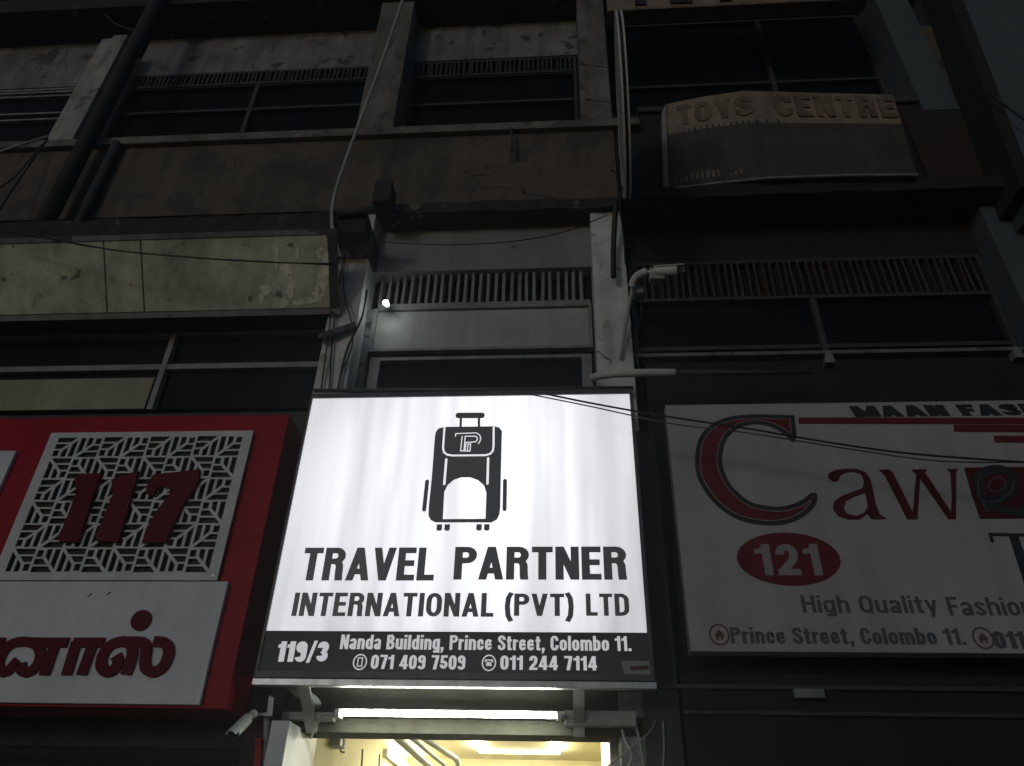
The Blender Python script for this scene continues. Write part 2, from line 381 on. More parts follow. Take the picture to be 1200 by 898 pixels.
def glyph(ch, a, b):
    """-> (width, [strokes]); stroke = ('s', pts, closed) pen stroke | ('p', pts) polygon. a, b = half stem, half bar. Cap height 1."""
    x = 0.74                                        # x height
    st = lambda *p: ('s', list(p), False)
    P_ = lambda *p: ('p', list(p))
    def diag(x0, y0, x1, y1, d):
        return P_((x0 - d, y0), (x0 + d, y0), (x1 + d, y1), (x1 - d, y1))
    def vs(cx, y0=0, y1=1): return P_((cx - a, y0), (cx + a, y0), (cx + a, y1), (cx - a, y1))
    def hb(x0, x1, cy): return P_((x0, cy - b), (x1, cy - b), (x1, cy + b), (x0, cy + b))
    def oval(w, y0, y1, ry=.26):
        r = w / 2 - a
        return ('s', arc(w / 2, y1 - b - ry, r, ry, 0, 180) + arc(w / 2, y0 + b + ry, r, ry, 180, 360), True)
    w = .54
    if ch == ' ': return .24, []
    if ch == 'T': return .5, [vs(.25), hb(0, .5, 1 - b)]
    if ch == 'I': return 2 * a, [vs(a)]
    if ch == 'L': return .44, [vs(a), hb(0, .44, b)]
    if ch == 'E': return .46, [vs(a), hb(0, .46, b), hb(0, .43, .52), hb(0, .46, 1 - b)]
    if ch == 'F': return .44, [vs(a), hb(0, .41, .5), hb(0, .44, 1 - b)]
    if ch == 'H': return .56, [vs(a), vs(.56 - a), hb(a, .56 - a, .52)]
    if ch == 'N': return .56, [vs(a), vs(.56 - a), diag(a * 1.05, 1, .56 - a * 1.05, 0, a * 1.05)]
    if ch == 'M': return .72, [vs(a * .95), vs(.72 - a * .95), diag(a, 1, .36, 0.02, a * .9), diag(.72 - a, 1, .36, 0.02, a * .9)]
    if ch == 'A': return .6, [diag(a, 0, .3, 1, a), diag(.6 - a, 0, .3, 1, a), hb(.15, .45, .27)]
    if ch == 'V': return .58, [diag(a, 1, .29, 0, a), diag(.58 - a, 1, .29, 0, a)]
    if ch == 'Y': return .56, [diag(a, 1, .28, .36, a), diag(.56 - a, 1, .28, .36, a), vs(.28, 0, .45)]
    if ch in 'PR':
        s = [vs(a), ('s', [(a, 1 - b), (.29, 1 - b)] + arc(.30, .745, .54 - a - .30, .255 - b, 90, -90) + [(a, .49 + b - .0)], False)]
        if ch == 'R':
            s.append(('s', [(.27, .49 + b)] + arc(.28, .38, .515 - a - .28, .49 + b - .38, 90, 5, 6) + [(.52 - a, .12), (.53 - a, .06), (.53 - a, 0)], False))
            return .55, s
        return .53, s
    if ch == 'B':
        return .54, [vs(a), ('s', [(a, 1 - b), (.28, 1 - b)] + arc(.28, .76, .5 - a - .28, .24 - b, 90, -90) + [(a, .52)], False),
                     ('s', [(a, .52), (.28, .52)] + arc(.28, .26 + b / 2, .54 - a - .28, .26 - b / 2, 90, -90) + [(a, b)], False)]
    if ch == 'D': return .55, [vs(a), ('s', [(a, 1 - b), (.24, 1 - b)] + arc(.24, .7, .55 - a - .24, .3 - b, 90, 0) + arc(.24, .3, .55 - a - .24, .3 - b, 0, -90) + [(a, b)], False)]
    if ch in 'O0': return (.56 if ch == 'O' else .5), [oval(.56 if ch == 'O' else .5, 0, 1)]
    if ch == 'Q': return .56, [oval(.56, 0, 1), diag(.34, .22, .52, -.04, a * .7)]
    if ch == 'C':
        r = .53 / 2 - a
        return .53, [('s', [(.53 - a, .66)] + arc(.265, 1 - b - .22, r, .22, 0, 180) + arc(.265, b + .22, r, .22, 180, 360) + [(.53 - a, .36)], False)]
    if ch == 'S':
        r = .52 / 2 - a
        return .52, [('s', [(.52 - a, .70)] + arc(.26, 1 - b - .18, r, .18, 0, 180, 10) + [(a + .02, .66), (.26, .53), (.52 - a - .02, .38)] + arc(.26, b + .18, r, .18, 0, -180, 10) + [(a, .32)], False)]
    if ch == '1': return .36, [vs(.36 - a), P_((0, .68), (.36 - a, .72), (.36 - a, 1), (.2, 1), (.16, .88), (0, .83))]
    if ch == '2':
        r = .25 - a
        return .5, [('s', [(a, .66)] + arc(.25, 1 - b - .2, r, .2, 180, 0, 10) + [(.5 - a, .66), (.40 - a / 2, .46), (.2, .27), (a, .1)], False), hb(0, .5, b)]
    if ch == '3':
        r = .25 - a
        return .5, [('s', [(a, .69)] + arc(.25, 1 - b - .2, r, .2, 180, -60, 10) + [(.22, .53)], False),
                    ('s', [(.22, .53)] + arc(.25, .27 + b / 3, r, .24 - b / 3 * 2, 60, -180, 12), False)]
    if ch == '4': return .54, [vs(.54 - a - .07), hb(0, .54, .27), diag(a * .8, .25, .54 - a - .12, 1, a * .75)]
    if ch == '5':
        r = .25 - a
        return .5, [hb(.06, .48, 1 - b), P_((.04, .45), (.04 + 1.7 * a, .47), (.08 + 1.7 * a, 1), (.07, 1)),
                    ('s', [(a, .5)] + arc(.25, .34, r, .28 - b + .0, 120, -180, 12), False)]
    if ch == '7': return .48, [hb(0, .48, 1 - b), P_((.12, 0), (.12 + 2.1 * a, 0), (.48, .86), (.48, .96), (.48 - 1.9 * a, .9), (.2, .45))]
    if ch == '9':
        r = .25 - a
        return .5, [('s', arc(.25, .72, r, .28 - b, 0, 360, 14)[:-1], True),
                    ('s', [(.5 - a, .72), (.5 - a, .4)] + arc(.25, b + .18, r, .18, 0, -170, 8), False)]
    if ch == '/': return .36, [diag(.06, -.04, .30, 1.04, a * .6)]
    if ch == '(': return .26, [('s', [(.24, 1.04), (.13, .8), (.1, .42), (.13, .02), (.24, -.24)], False)]
    if ch == ')': return .26, [('s', [(.02, 1.04), (.13, .8), (.16, .42), (.13, .02), (.02, -.24)], False)]
    if ch == '.': return 2 * a, [P_((0, 0), (2 * a, 0), (2 * a, .18), (0, .18))]
    if ch == ',': return 2 * a, [P_((0, 0), (.4 * a, 0), (0, -.2), (1.1 * a, -.2), (2 * a, 0), (2 * a, .18), (0, .18))]
    bw = .49
    if ch == 'n': return bw, [vs(a, 0, x), ('s', [(a, x - .2)] + arc(bw / 2 + .01, x - b - .16, bw / 2 - a - .01, .16, 160, 0) + [(bw - a, 0)], False)]
    if ch == 'h': return bw, [vs(a, 0, 1), ('s', [(a, x - .2)] + arc(bw / 2 + .01, x - b - .16, bw / 2 - a - .01, .16, 160, 0) + [(bw - a, 0)], False)]
    if ch == 'm': return .76, [vs(a, 0, x), ('s', [(a, x - .2)] + arc((.38 + a) / 2, x - b - .16, (.38 - a) / 2, .16, 160, 0) + [(.38, 0)], False),
                               ('s', [(.38, x - .2)] + arc((.38 + .76 - a) / 2, x - b - .16, (.38 - a) / 2, .16, 160, 0) + [(.76 - a, 0)], False)]
    if ch == 'u': return bw, [vs(bw - a, 0, x), ('s', [(a, x)] + arc(bw / 2 - .01, b + .16, bw / 2 - a - .01, .16, 180, 340) + [(bw - a, .2)], False)]
    if ch == 'r': return .34, [vs(a, 0, x), ('s', [(a, x - .24), (a + .04, x - .12), (.34, x - b * 1.3)], False)]
    if ch == 'i': return 2 * a, [vs(a, 0, x), vs(a, .85, 1)]
    if ch == 'l': return 2 * a, [vs(a, 0, 1)]
    if ch == 't': return .34, [vs(.16, .06, .94), hb(0, .33, x - b), ('s', [(.16, .2), (.19, b), (.33, b)], False)]
    if ch == 'o': return .48, [oval(.48, 0, x, .18)]
    if ch in 'dqgb':
        s = [oval(.48, 0, x, .18)]
        if ch == 'd': s.append(vs(.49 - a, 0, 1))
        if ch == 'b': s.append(vs(a, 0, 1))
        if ch == 'g': s += [vs(.49 - a, 0, x), ('s', [(.49 - a, .1), (.49 - a, -.08), (.40, -.2 + b), (.08, -.2 + b)], False)]
        return .49, s
    if ch == 'c': return .45, [('s', [(.45 - a, .5)] + arc(.225, x - b - .17, .225 - a, .17, 0, 180) + arc(.225, b + .17, .225 - a, .17, 180, 360) + [(.45 - a, .27)], False)]
    if ch == 'e': return .47, [('s', [(.235, .38), (.47 - a, .38), (.47 - a, .50)] + arc(.235, x - b - .17, .235 - a, .17, 0, 180) + arc(.235, b + .17, .235 - a, .17, 180, 350), False), hb(a, .47 - a, .38)]
    if ch == 'a': return .47, [('s', [(a, .53)] + arc(.23, x - b - .14, .23 - a, .14, 170, 0) + [(.46 - a, 0)], False),
                               ('s', arc(.22, b + .12, .22 - a, .13, 0, 360, 12)[:-1], True)]
    if ch == 's':
        r = .44 / 2 - a
        return .44, [('s', [(.44 - a, .52)] + arc(.22, x - b - .11, r, .11, 0, 180, 8) + [(.22, .38)] + arc(.22, b + .11, r, .11, 0, -180, 8) + [(a, .23)], False)]
    if ch == 'y': return .48, [diag(a, x, .25, 0.0, a), P_((.12, -.22), (.12 + 2 * a, -.22), (.48, x), (.48 - 2 * a, x))]
    return .4, []

def letters(mb, txt, box_, y, depth, a=.1, b=.085, gap=.09, slant=0.0, sep=0.0005):
    """writes txt into box_ = (x0, x1, baseline z, cap z) on the plane y, thickened towards -y"""
    x0, x1, z0, z1 = box_
    cur = 0; items = []
    for ch in txt:
        w, ss = glyph(ch, a, b)
        items.append((cur, ss)); cur += w + gap
    tot = cur - gap
    kx = (x1 - x0) / tot; kz = z1 - z0
    tr = lambda p, o: (x0 + (p[0] + o + slant * p[1]) * kx, z0 + p[1] * kz)
    for o, ss in items:
        for i, s in enumerate(ss):
            yf = y - depth - i * sep
            if s[0] == 'p':
                mb.prism([tr(p, o) for p in s[1]], yf, y)
            else:
                ribbon(mb, s[1], a, b, s[2], yf, y, lambda p: tr(p, o))
    return mb

def ribbon(mb, pts, hx, hy, closed, yf, yb, tr=lambda p: p):
    L, R_ = stroke_poly(pts, hx, hy, closed)
    n = len(pts); base = len(mb.v)
    for p in L: mb.v.append((tr(p)[0], yf, tr(p)[1]))
    for p in R_: mb.v.append((tr(p)[0], yf, tr(p)[1]))
    for p in L: mb.v.append((tr(p)[0], yb, tr(p)[1]))
    for p in R_: mb.v.append((tr(p)[0], yb, tr(p)[1]))
    rng = range(n) if closed else range(n - 1)
    for i in rng:
        j = (i + 1) % n
        mb.f.append((base + i, base + j, base + n + j, base + n + i))
        mb.f.append((base + 2 * n + i, base + 3 * n + i, base + 3 * n + j, base + 2 * n + j))
        mb.f.append((base + i, base + 2 * n + i, base + 2 * n + j, base + j))
        mb.f.append((base + n + i, base + n + j, base + 3 * n + j, base + 3 * n + i))
    if not closed:
        mb.f.append((base, base + n, base + 3 * n, base + 2 * n))
        e = n - 1
        mb.f.append((base + e, base + 2 * n + e, base + 3 * n + e, base + n + e))

def holed(name, outer, holes, y0, y1, m, parent):
    """flat sheet with cut-outs (2D curve fill), thickness y0..y1"""
    cu = bpy.data.curves.new(name + "_outline", 'CURVE')
    cu.dimensions = '2D'; cu.fill_mode = 'BOTH'; cu.extrude = (y1 - y0) / 2
    for ring in [outer] + holes:
        sp = cu.splines.new('POLY'); sp.points.add(len(ring) - 1)
        for p, q in zip(sp.points, ring): p.co = (q[0], q[1], 0, 1)
        sp.use_cyclic_u = True
    tmp = bpy.data.objects.new("tmp", cu); COL.objects.link(tmp)
    bpy.context.view_layer.update()
    me = bpy.data.meshes.new_from_object(tmp)
    bpy.data.objects.remove(tmp)
    off = world_loc(parent) if parent else Vector((0, 0, 0))
    ym = (y0 + y1) / 2
    for v in me.vertices:
        xx, zz, dd = v.co
        v.co = Vector((xx, ym - dd, zz)) - off
    me.materials.clear(); me.materials.append(m)
    o = bpy.data.objects.new(name, me); COL.objects.link(o); o.parent = parent
    return o

def ring_pts(cx, cz, rx, rz, n=28, tilt=0.0):
    c, s_ = math.cos(tilt), math.sin(tilt)
    return [(cx + rx * math.cos(t) * c - rz * math.sin(t) * s_, cz + rx * math.cos(t) * s_ + rz * math.sin(t) * c)
            for t in [2 * math.pi * i / n for i in range(n)]]

def inset(poly, d):
    n = len(poly); area = sum(poly[i][0] * poly[(i + 1) % n][1] - poly[(i + 1) % n][0] * poly[i][1] for i in range(n))
    sgn = 1 if area > 0 else -1
    out = []
    for i in range(n):
        ax, az = poly[i - 1]; bx, bz = poly[i]; cx, cz = poly[(i + 1) % n]
        n1 = Vector((-(bz - az), bx - ax)).normalized(); n2 = Vector((-(cz - bz), cx - bx)).normalized()
        m_ = (n1 + n2)
        if m_.length < 1e-4: m_ = n1
        m_.normalize(); k = 1 / max(0.6, m_.dot(n1))
        out.append((bx + sgn * m_.x * d * k, bz + sgn * m_.y * d * k))
    return out

# ================================================================== ground
tag(MB().box(-60, 60, -60, 0.2 - 1.3, -0.3, 0.0).build("road", W['asphalt']), "dark asphalt road in front of the shops", kind="structure")
tag(MB().box(-60, 60, -1.1, 14, -0.3, 0.13).build("pavement", W['paving']), "concrete pavement under the shop fronts", kind="structure")

# ================================================================== the building
FY = 0.30          # front of the columns and parapets
XL, XR = -9.0, 4.4
B = thing("concrete_building", (-1.0, FY, 0.13), "old grimy concrete building with shops below and dark slatted windows above", "building")
# inner dark rooms behind the windows
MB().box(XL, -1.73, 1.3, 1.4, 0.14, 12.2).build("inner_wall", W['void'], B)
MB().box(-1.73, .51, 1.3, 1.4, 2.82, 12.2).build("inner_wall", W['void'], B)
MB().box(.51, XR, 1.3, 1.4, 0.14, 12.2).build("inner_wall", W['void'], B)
MB().box(XL, XR, 0.2, 1.3, 12.0, 12.2).build("roof_slab", W['black_wall'], B)
# columns of the lower floor
for x0, x1, m in ((-1.83, -1.585, 'plaster_pale'), (0.255, 0.52, 'plaster_pale')):
    MB().box(x0, x1, FY, .80, 4.30, 6.50).build("column", W[m], B, bevel=.006)
MB().box(-5.75, -5.5, FY, .80, 2.3, 6.50).build("column", W['dark_wall'], B, bevel=.006)
MB().box(-1.83, -1.62, FY, .80, 0.13, 4.30).build("column", W['red_wall'], B, bevel=.004)
MB().box(-1.60, -1.50, .08, .62, 0.135, 2.385).build("door_jamb", W['white_panel'], B, bevel=.004)
MB().box(0.285, 0.42, FY + .004, .62, 0.13, 2.60).build("door_jamb", W['plaster_gray'], B, bevel=.004)
MB().box(0.42, 0.62, FY, .80, 0.13, 4.30).build("column", W['dark_wall'], B, bevel=.004)
MB().box(3.40, 3.70, FY, .80, 4.6, 6.38).build("column", W['blue_wall'], B, bevel=.006)
# wall over the shop fronts, behind the signs
MB().box(XL, -1.83, .50, .62, 2.30, 4.66).build("shop_front_wall", W['dark_wall'], B)
MB().box(-1.585, .255, .50, .62, 2.50, 4.78).build("shop_front_wall", W['plaster_gray'], B)
MB().box(.62, XR, .45, .62, 2.30, 4.98).build("shop_front_wall", W['black_wall'], B)
MB().box(-1.62, .42, FY, .50, 2.365, 2.466).build("door_lintel", W['green_lintel'], B, bevel=.004)
MB().box(-1.62, .42, FY + .03, .50, 2.466, 2.64).build("lintel_recess", W['green_lintel'], B)

# second-floor parapet, sill and ledges
MB().box(XL, .50, FY, .52, 6.56, 7.50).build("parapet_wall", W['plaster_brown'], B)
MB().box(.50, 3.42, FY + .03, .52, 6.50, 7.75).build("parapet_wall", W['black_wall'], B)
MB().box(3.10, XR, FY, .52, 6.50, 7.62).build("parapet_wall", W['red_wall'], B)
MB().box(XL, .74, FY - .06, .56, 7.50, 7.60).build("window_sill", W['plaster_dim'], B, bevel=.01)
MB().box(.74, 3.30, FY - .01, .56, 7.75, 7.82).build("window_sill", W['dark_wall'], B, bevel=.01)
rag = random.Random(3)
def ledge(x0, x1, yf, yb, z0, z1, m, name="ledge", jit=.012, step=.12):
    """slab whose front edge is chipped and uneven"""
    n = max(2, int((x1 - x0) / step)); mb = MB()
    ring = []
    for i in range(n + 1):
        x = x0 + (x1 - x0) * i / n
        ring.append([(x, yf + rag.uniform(-jit, jit), z0 + rag.uniform(-jit, jit) * .6), (x, yf + rag.uniform(-jit, jit), z1 + rag.uniform(-jit, jit)), (x, yb, z1), (x, yb, z0)])
    for i in range(n + 1): mb.v += ring[i]
    for i in range(n):
        for k in range(4):
            l = (k + 1) % 4
            mb.f.append((4 * i + k, 4 * i + l, 4 * (i + 1) + l, 4 * (i + 1) + k))
    mb.f.append((0, 3, 2, 1)); mb.f.append((4 * n, 4 * n + 1, 4 * n + 2, 4 * n + 3))
    return mb.build(name, W[m], B)
ledge(-1.55, .50, .24, .56, 6.440, 6.554, 'grime')
ledge(XL, -1.55, -.02, .56, 5.977, 6.193, 'grime')
ledge(.50, XR, .10, .56, 6.38, 6.50, 'black_wall')
# lintel walls over first-floor grilles (z 6.02) and the dark band under the ledge
MB().box(-1.585, .255, .46, .70, 5.973, 6.62).build("lintel_wall", W['plaster_bay'], B)
MB().box(XL, -1.83, .50, .70, 5.40, 6.56).build("lintel_wall", W['dark_wall'], B)
MB().box(.52, 3.42, .50, .70, 6.035, 6.40).build("lintel_wall", W['black_wall'], B)

# second-floor pillars
for x0, x1, m in ((-1.93, -1.57, 'plaster_dim'), (.215, .50, 'plaster_dim'), (-5.05, -4.90, 'plaster_white'), (-4.90, -4.74, 'plaster_white'), (3.30, 3.62, 'blue_wall')):
    yy = FY + (.035 if x1 == -4.90 else 0)
    MB().box(x0, x1, yy, .90, 7.60, 9.45 if x0 < -4 else 11.9).build("pillar", W[m], B, bevel=.008)
MB().box(3.62, 3.98, FY + .04, .9, 7.62, 9.0).build("pillar", W['plaster_brown'], B, bevel=.008)
# upper wall over the second-floor windows, set back, with the slab above
for x0, x1, z0 in ((XL, -5.05, 9.02), (-4.74, -1.93, 9.16), (-1.57, .215, 9.20)):
    MB().box(x0, x1, .62, .80, z0, 10.4).build("upper_wall", W['plaster_gray'], B)
MB().box(.50, 3.30, .62, .80, 9.75, 10.4).build("upper_wall", W['black_wall'], B)
MB().box(XL, XR, .20, .9, 9.845, 9.845 + .25).build("upper_slab", W['grime'], B)

def bay_window(x0, x1, z0, z1, y, rails, mullions, slat_z, n_slats, slat_m, rail_m, slat_w=.022, lean=0.0, rail_h=.035, glass='glass_dark'):
    """window of one bay: frame, dark panes, rails, mullions, and a band of upright ventilation slats on top"""
    f = MB()
    f.box(x0, x1, y, y + .06, z0, z0 + .04).box(x0, x1, y, y + .06, z1 - .03, z1)
    f.box(x0, x0 + .035, y + .002, y + .062, z0 + .04, z1 - .03).box(x1 - .035, x1, y + .002, y + .062, z0 + .04, z1 - .03)
    fr = f.build("window", W[rail_m], B)
    xs = [x0 + .035] + sorted(mullions) + [x1 - .035]
    ztop = slat_z[0] if slat_z else z1 - .03
    for r in rails:
        MB().box(x0 + .035, x1 - .035, y + .004, y + .05, r, r + rail_h).build("rail", W[rail_m], fr)
    for mx_ in mullions:
        MB().box(mx_ - .022, mx_ + .022, y - .006, y + .054, z0 + .04, ztop).build("mullion", W[rail_m], fr)
    zs = [z0 + .04] + sorted(rails) + [ztop]
    for i in range(len(xs) - 1):
        for j in range(len(zs) - 1):
            MB().box(xs[i] + .02, xs[i + 1] - .02, y + .056, y + .062, zs[j] + .01, zs[j + 1] - .005).build("pane", W[glass], fr)
    if slat_z:
        g = MB().box(x0 + .03, x1 - .03, y - .01, y + .07, slat_z[0] - .03, slat_z[0]).build("ventilation_grille", W[rail_m], B)
        w = (x1 - x0 - .08)
        h = slat_z[1] - slat_z[0]
        s0 = MB()
        s0.box(-slat_w / 2, slat_w / 2, -.03, .03, 0, h)
        first = None
        for i in range(n_slats):
            xx = x0 + .04 + w * (i + .5) / n_slats
            if first is None:
                first = s0.build("slat", W[slat_m], g, local=True)
                first.location = Vector((xx, y + .03, slat_z[0])) - world_loc(g)
            else:
                c = relink(first); c.location = Vector((xx + rag.uniform(-.003, .003), y + .03, slat_z[0])) - world_loc(g)
                c.rotation_euler = (0, rag.uniform(-.022, .022), rag.uniform(-.3, .3))
        MB().box(x0 + .04, x1 - .04, y + .09, y + .10, slat_z[0], slat_z[1]).build("dark_backing", W['void'], g)

# first floor centre: slats, panel board, low window behind the lit sign
bay_window(-1.50, .225, 4.70, 5.111, .50, [], [-1.44, .17], None, 0, 'slat_gray', 'frame_gray')
g = MB().box(-1.5, .235, .49, .55, 5.60, 5.645).build("ventilation_grille", W['frame_gray'], B)
first = None
NS = 27
for i in range(NS):
    xx = -1.53 + (1.73) * (i + .5) / NS
    if first is None:
        first = MB().box(-.012, .012, -.028, .028, 0, 6.03 - 5.645).build("slat", W['slat_gray'], g, local=True)
    c = first if i == 0 else relink(first)
    c.location = Vector((xx, .535, 5.647)) - world_loc(g)
    c.rotation_euler = (0, rag.uniform(-.015, .015), rag.uniform(-.25, .25))
MB().box(-1.585, .255, .60, .61, 5.60, 6.04).build("dark_backing", W['void'], g)
MB().box(-1.50, .215, .515, .545, 5.19, 5.58).build("panel_board", W['panel_paint'], B, bevel=.004)
fb = MB()
fb.box(-1.53, .24, .49, .55, 5.585, 5.60).box(-1.53, .24, .49, .55, 5.165, 5.19).box(-1.53, -1.50, .492, .548, 5.19, 5.585).box(.215, .24, .492, .548, 5.19, 5.585)
fb.build("panel_frame", W['frame_gray'], B)
MB().box(-1.585, -1.53, .50, .56, 4.7, 5.6).build("side_strip", W['plaster_gray'], B)

# first floor left: transom, blinds and dark pane
LY = .50
bay_window(-5.5, -1.83, 4.62, 5.40, LY, [5.038], [-3.161], None, 0, 'slat_gray', 'frame_gray', rail_h=.05)
MB().box(-5.45, -3.175 - .05, LY + .03, LY + .036, 4.687, 4.977).build("blind", W['curtain'], B)
# first floor right
bay_window(.56, 3.38, 5.02, 6.035, .50, [5.13], [1.983], (5.64, 6.02), 46, 'frame_rust', 'frame_dark', slat_w=.018)
MB().box(.53, 3.40, .40, .52, 5.00, 5.03).build("window_sill", W['plaster_dim'], B)
# second floor windows
bay_window(-4.72, -1.93, 7.62, 9.16, .62, [8.476, 8.895], [-3.254], (8.941, 9.13), 54, 'frame_dark', 'frame_dark', slat_w=.022)
bay_window(-1.57, .20, 7.62, 9.18, .62, [8.427, 8.880], [], (8.925, 9.15), 34, 'frame_dark', 'frame_dark', slat_w=.020)
bay_window(-7.9, -5.06, 7.62, 9.00, .62, [8.552, 8.448, 8.857], [], (8.935, 8.98), 52, 'frame_dark', 'frame_gray', slat_w=.020, rail_h=.025)
bay_window(.52, 3.28, 7.82, 9.74, .64, [8.6], [2.2], None, 0, 'frame_dark', 'frame_dark')

# ------------------------------------------------------------------ shop interior behind the doorway
for nm, m, bx in (("shop_wall", 'room_yellow', (-1.72, -1.62, .62, 6.2, .13, 3.0)),
                  ("shop_wall", 'room_yellow', (.42, .50, 1.92, 6.2, .13, 3.0)),
                  ("shop_wall", 'white_panel', (.24, .50, .624, 1.92, .13, 3.0)),
                  ("shop_wall", 'room_yellow', (-1.62, .42, 6.1, 6.2, .13, 3.0)),
                  ("shop_ceiling", 'room_ceiling', (-1.62, .42, .62, 6.1, 2.80, 2.88)),
                  ("shop_floor", 'paving', (-1.62, .42, .10, 6.1, .134, .16))):
    tag(MB().box(*bx).build(nm, W[m]), kind="structure")
tag(MB().box(-1.62, .42, 4.3, 4.45, 2.64, 2.80).build("ceiling_beam", W['room_ceiling']), kind="structure")

# ================================================================== neighbour at the right edge
NB = thing("neighbouring_building", (5.2, 0, .13), "neighbouring building with pale blue-gray wall at the far right edge", "building")
MB().prism([(3.58, 6.05), (9.5, 6.05), (9.5, 12), (4.02, 12), (3.82, 8.87)], -.02, 1.2).build("wall", W['blue_wall'], NB)
MB().slab([(3.50, -.06, 6.2), (3.60, -.06, 6.2), (3.84, -.06, 8.87), (3.99, -.06, 10.6), (3.89, -.06, 10.6), (3.72, -.06, 8.87)],
          [(3.50, .3, 6.2), (3.60, .3, 6.2), (3.84, .3, 8.87), (3.99, .3, 10.6), (3.89, .3, 10.6), (3.72, .3, 8.87)]).build("edge_band", W['black_wall'], NB)
MB().box(4.4, 9.5, .1, 1.2, .13, 6.05).build("lower_wall", W['black_wall'], NB)

# ================================================================== lit sign of the middle shop
TS = thing("lit_shop_sign", (-.62, .12, 2.6), "brightly backlit white sign with black suitcase emblem above the narrow doorway", "shop sign")
sx0, sx1, sz0, sz1 = -1.712, .462, 2.60, 4.43
MB().box(sx0 + .01, sx1 - .01, .012, .26, sz0 + .01, sz1 - .01).build("box", W['steel_dark'], TS)
fr = MB()
fr.box(sx0, sx1, -.012, .03, sz1 - .022, sz1 + .012).box(sx0, sx1, -.012, .03, sz0 - .012, sz0 + .02)
fr.box(sx0, sx0 + .014, -.0125, .03, sz0 + .02, sz1 - .022).box(sx1 - .022, sx1, -.0125, .03, sz0 + .02, sz1 - .022)
fr.build("frame", W['steel_dark'], TS)
ZB = 2.842
MB().box(sx0 + .014, sx1 - .022, .0, .011, ZB, sz1 - .022).build("face", W['face'], TS)
MB().box(sx0 + .014, sx1 - .022, -.001, .011, sz0 + .02, ZB).build("address_band", W['band'], TS)
MB().box(sx0 - .01, sx1 + .01, .0, .045, sz0 - .052, sz0 - .014).build("bottom_rail", W['metal'], TS, bevel=.004)
PY, PD = -.0005, .0015
def word(name, txt, bx, m, a=.105, b=.082, gap=.07, y=PY, d=PD, parent=None, slant=0):
    """a line of print, every word one mesh, fitted as a whole to the box bx"""
    ws = txt.split(' ')
    widths = [sum(glyph(c, a, b)[0] + gap for c in w) - gap for w in ws]
    sp = .24 + 2 * gap
    tot = sum(widths) + sp * (len(ws) - 1)
    k = (bx[1] - bx[0]) / tot; x = bx[0]
    for w, wd in zip(ws, widths):
        letters(MB(), w, (x, x + wd * k, bx[2], bx[3]), y, d, a, b, gap, slant, sep=.0004).build(name, W[m], parent)
        x += (wd + sp) * k

for t, bx in (("TRAVEL", (-1.559, -0.766, 3.135, 3.337)), ("PARTNER", (-0.651, 0.355, 3.141, 3.341))):
    word("lettering", t, bx, 'vinyl', parent=TS, a=.097, b=.087, gap=.06)
for t, bx in (("INTERNATIONAL", (-1.570, -0.410, 2.926, 3.062)), ("(PVT)", (-0.348, 0.044, 2.932, 3.059)), ("LTD", (0.111, 0.352, 2.934, 3.060))):
    word("lettering", t, bx, 'vinyl', parent=TS, a=.092, b=.080, gap=.08)
word("address_lettering", "119/3", (-1.610, -1.322, 2.672, 2.783), 'vinyl_pale', parent=TS, a=.125, gap=.05, y=-.0015)
word("address_lettering", "Nanda Building, Prince Street, Colombo 11.", (-1.260, 0.350, 2.743, 2.822), 'vinyl_pale', parent=TS, a=.098, b=.075, gap=.075, y=-.0015)
word("address_lettering", "071 409 7509", (-1.074, -0.553, 2.638, 2.713), 'vinyl_pale', parent=TS, a=.10, b=.078, gap=.07, y=-.0015)
word("address_lettering", "011 244 7114", (-0.362, 0.161, 2.640, 2.714), 'vinyl_pale', parent=TS, a=.10, b=.078, gap=.07, y=-.0015)
# round telephone marks
for (cx, cz), kind in (([(-1.136, 2.674)][0], 0), ([(-0.424, 2.675)][0], 1)):
    mb = MB(); ribbon(mb, ring_pts(cx, cz, .036, .040, 24), .0035, .0035, True, -.0025, -.001)
    if kind == 0:
        ribbon(mb, [(cx - .012, cz - .022), (cx + .012, cz - .022), (cx + .012, cz + .022), (cx - .012, cz + .022)], .003, .003, True, -.0028, -.001)
    else:
        mb.prism([(cx - .016, cz - .016), (cx + .016, cz - .016), (cx + .012, cz + .004), (cx - .012, cz + .004)], -.0028, -.001)
        mb.prism([(cx - .024, cz + .004), (cx - .014, cz + .004), (cx - .012, cz + .012), (cx + .012, cz + .012), (cx + .014, cz + .004), (cx + .024, cz + .004), (cx + .021, cz + .018), (cx - .021, cz + .018)], -.0030, -.001)
    mb.build("telephone_mark", W['vinyl_pale'], TS)
# suitcase emblem (traced in a 5.614x crop at 480,470)
def zoomed(pts): return pts
body = [(-0.782, 4.171), (-0.447, 4.171), (-0.417, 4.161), (-0.398, 4.133), (-0.398, 4.065), (-0.395, 3.803), (-0.392, 3.596), (-0.395, 3.551), (-0.409, 3.516), (-0.441, 3.496), (-0.783, 3.498), (-0.813, 3.513), (-0.830, 3.543), (-0.833, 3.598), (-0.831, 3.807), (-0.835, 4.093), (-0.832, 4.133), (-0.816, 4.160)]
door = [(-0.740, 3.519), (-0.744, 3.701), (-0.727, 3.748), (-0.691, 3.784), (-0.644, 3.802), (-0.587, 3.801), (-0.538, 3.781), (-0.498, 3.745), (-0.481, 3.694), (-0.479, 3.520)]
holed("emblem_body", body, [door], -.0022, -.0005, W['vinyl'], TS)
mb = MB()
hd = [(-0.694, 4.258), (-0.611, 4.261), (-0.532, 4.256)]
mb.tube([(hd[0][0], -.001, hd[0][1]), (hd[2][0], -.001, hd[2][1])], .001, 6)
ribbon(mb, [hd[0], hd[2]], .017, .021, False, -.0022, -.0005)
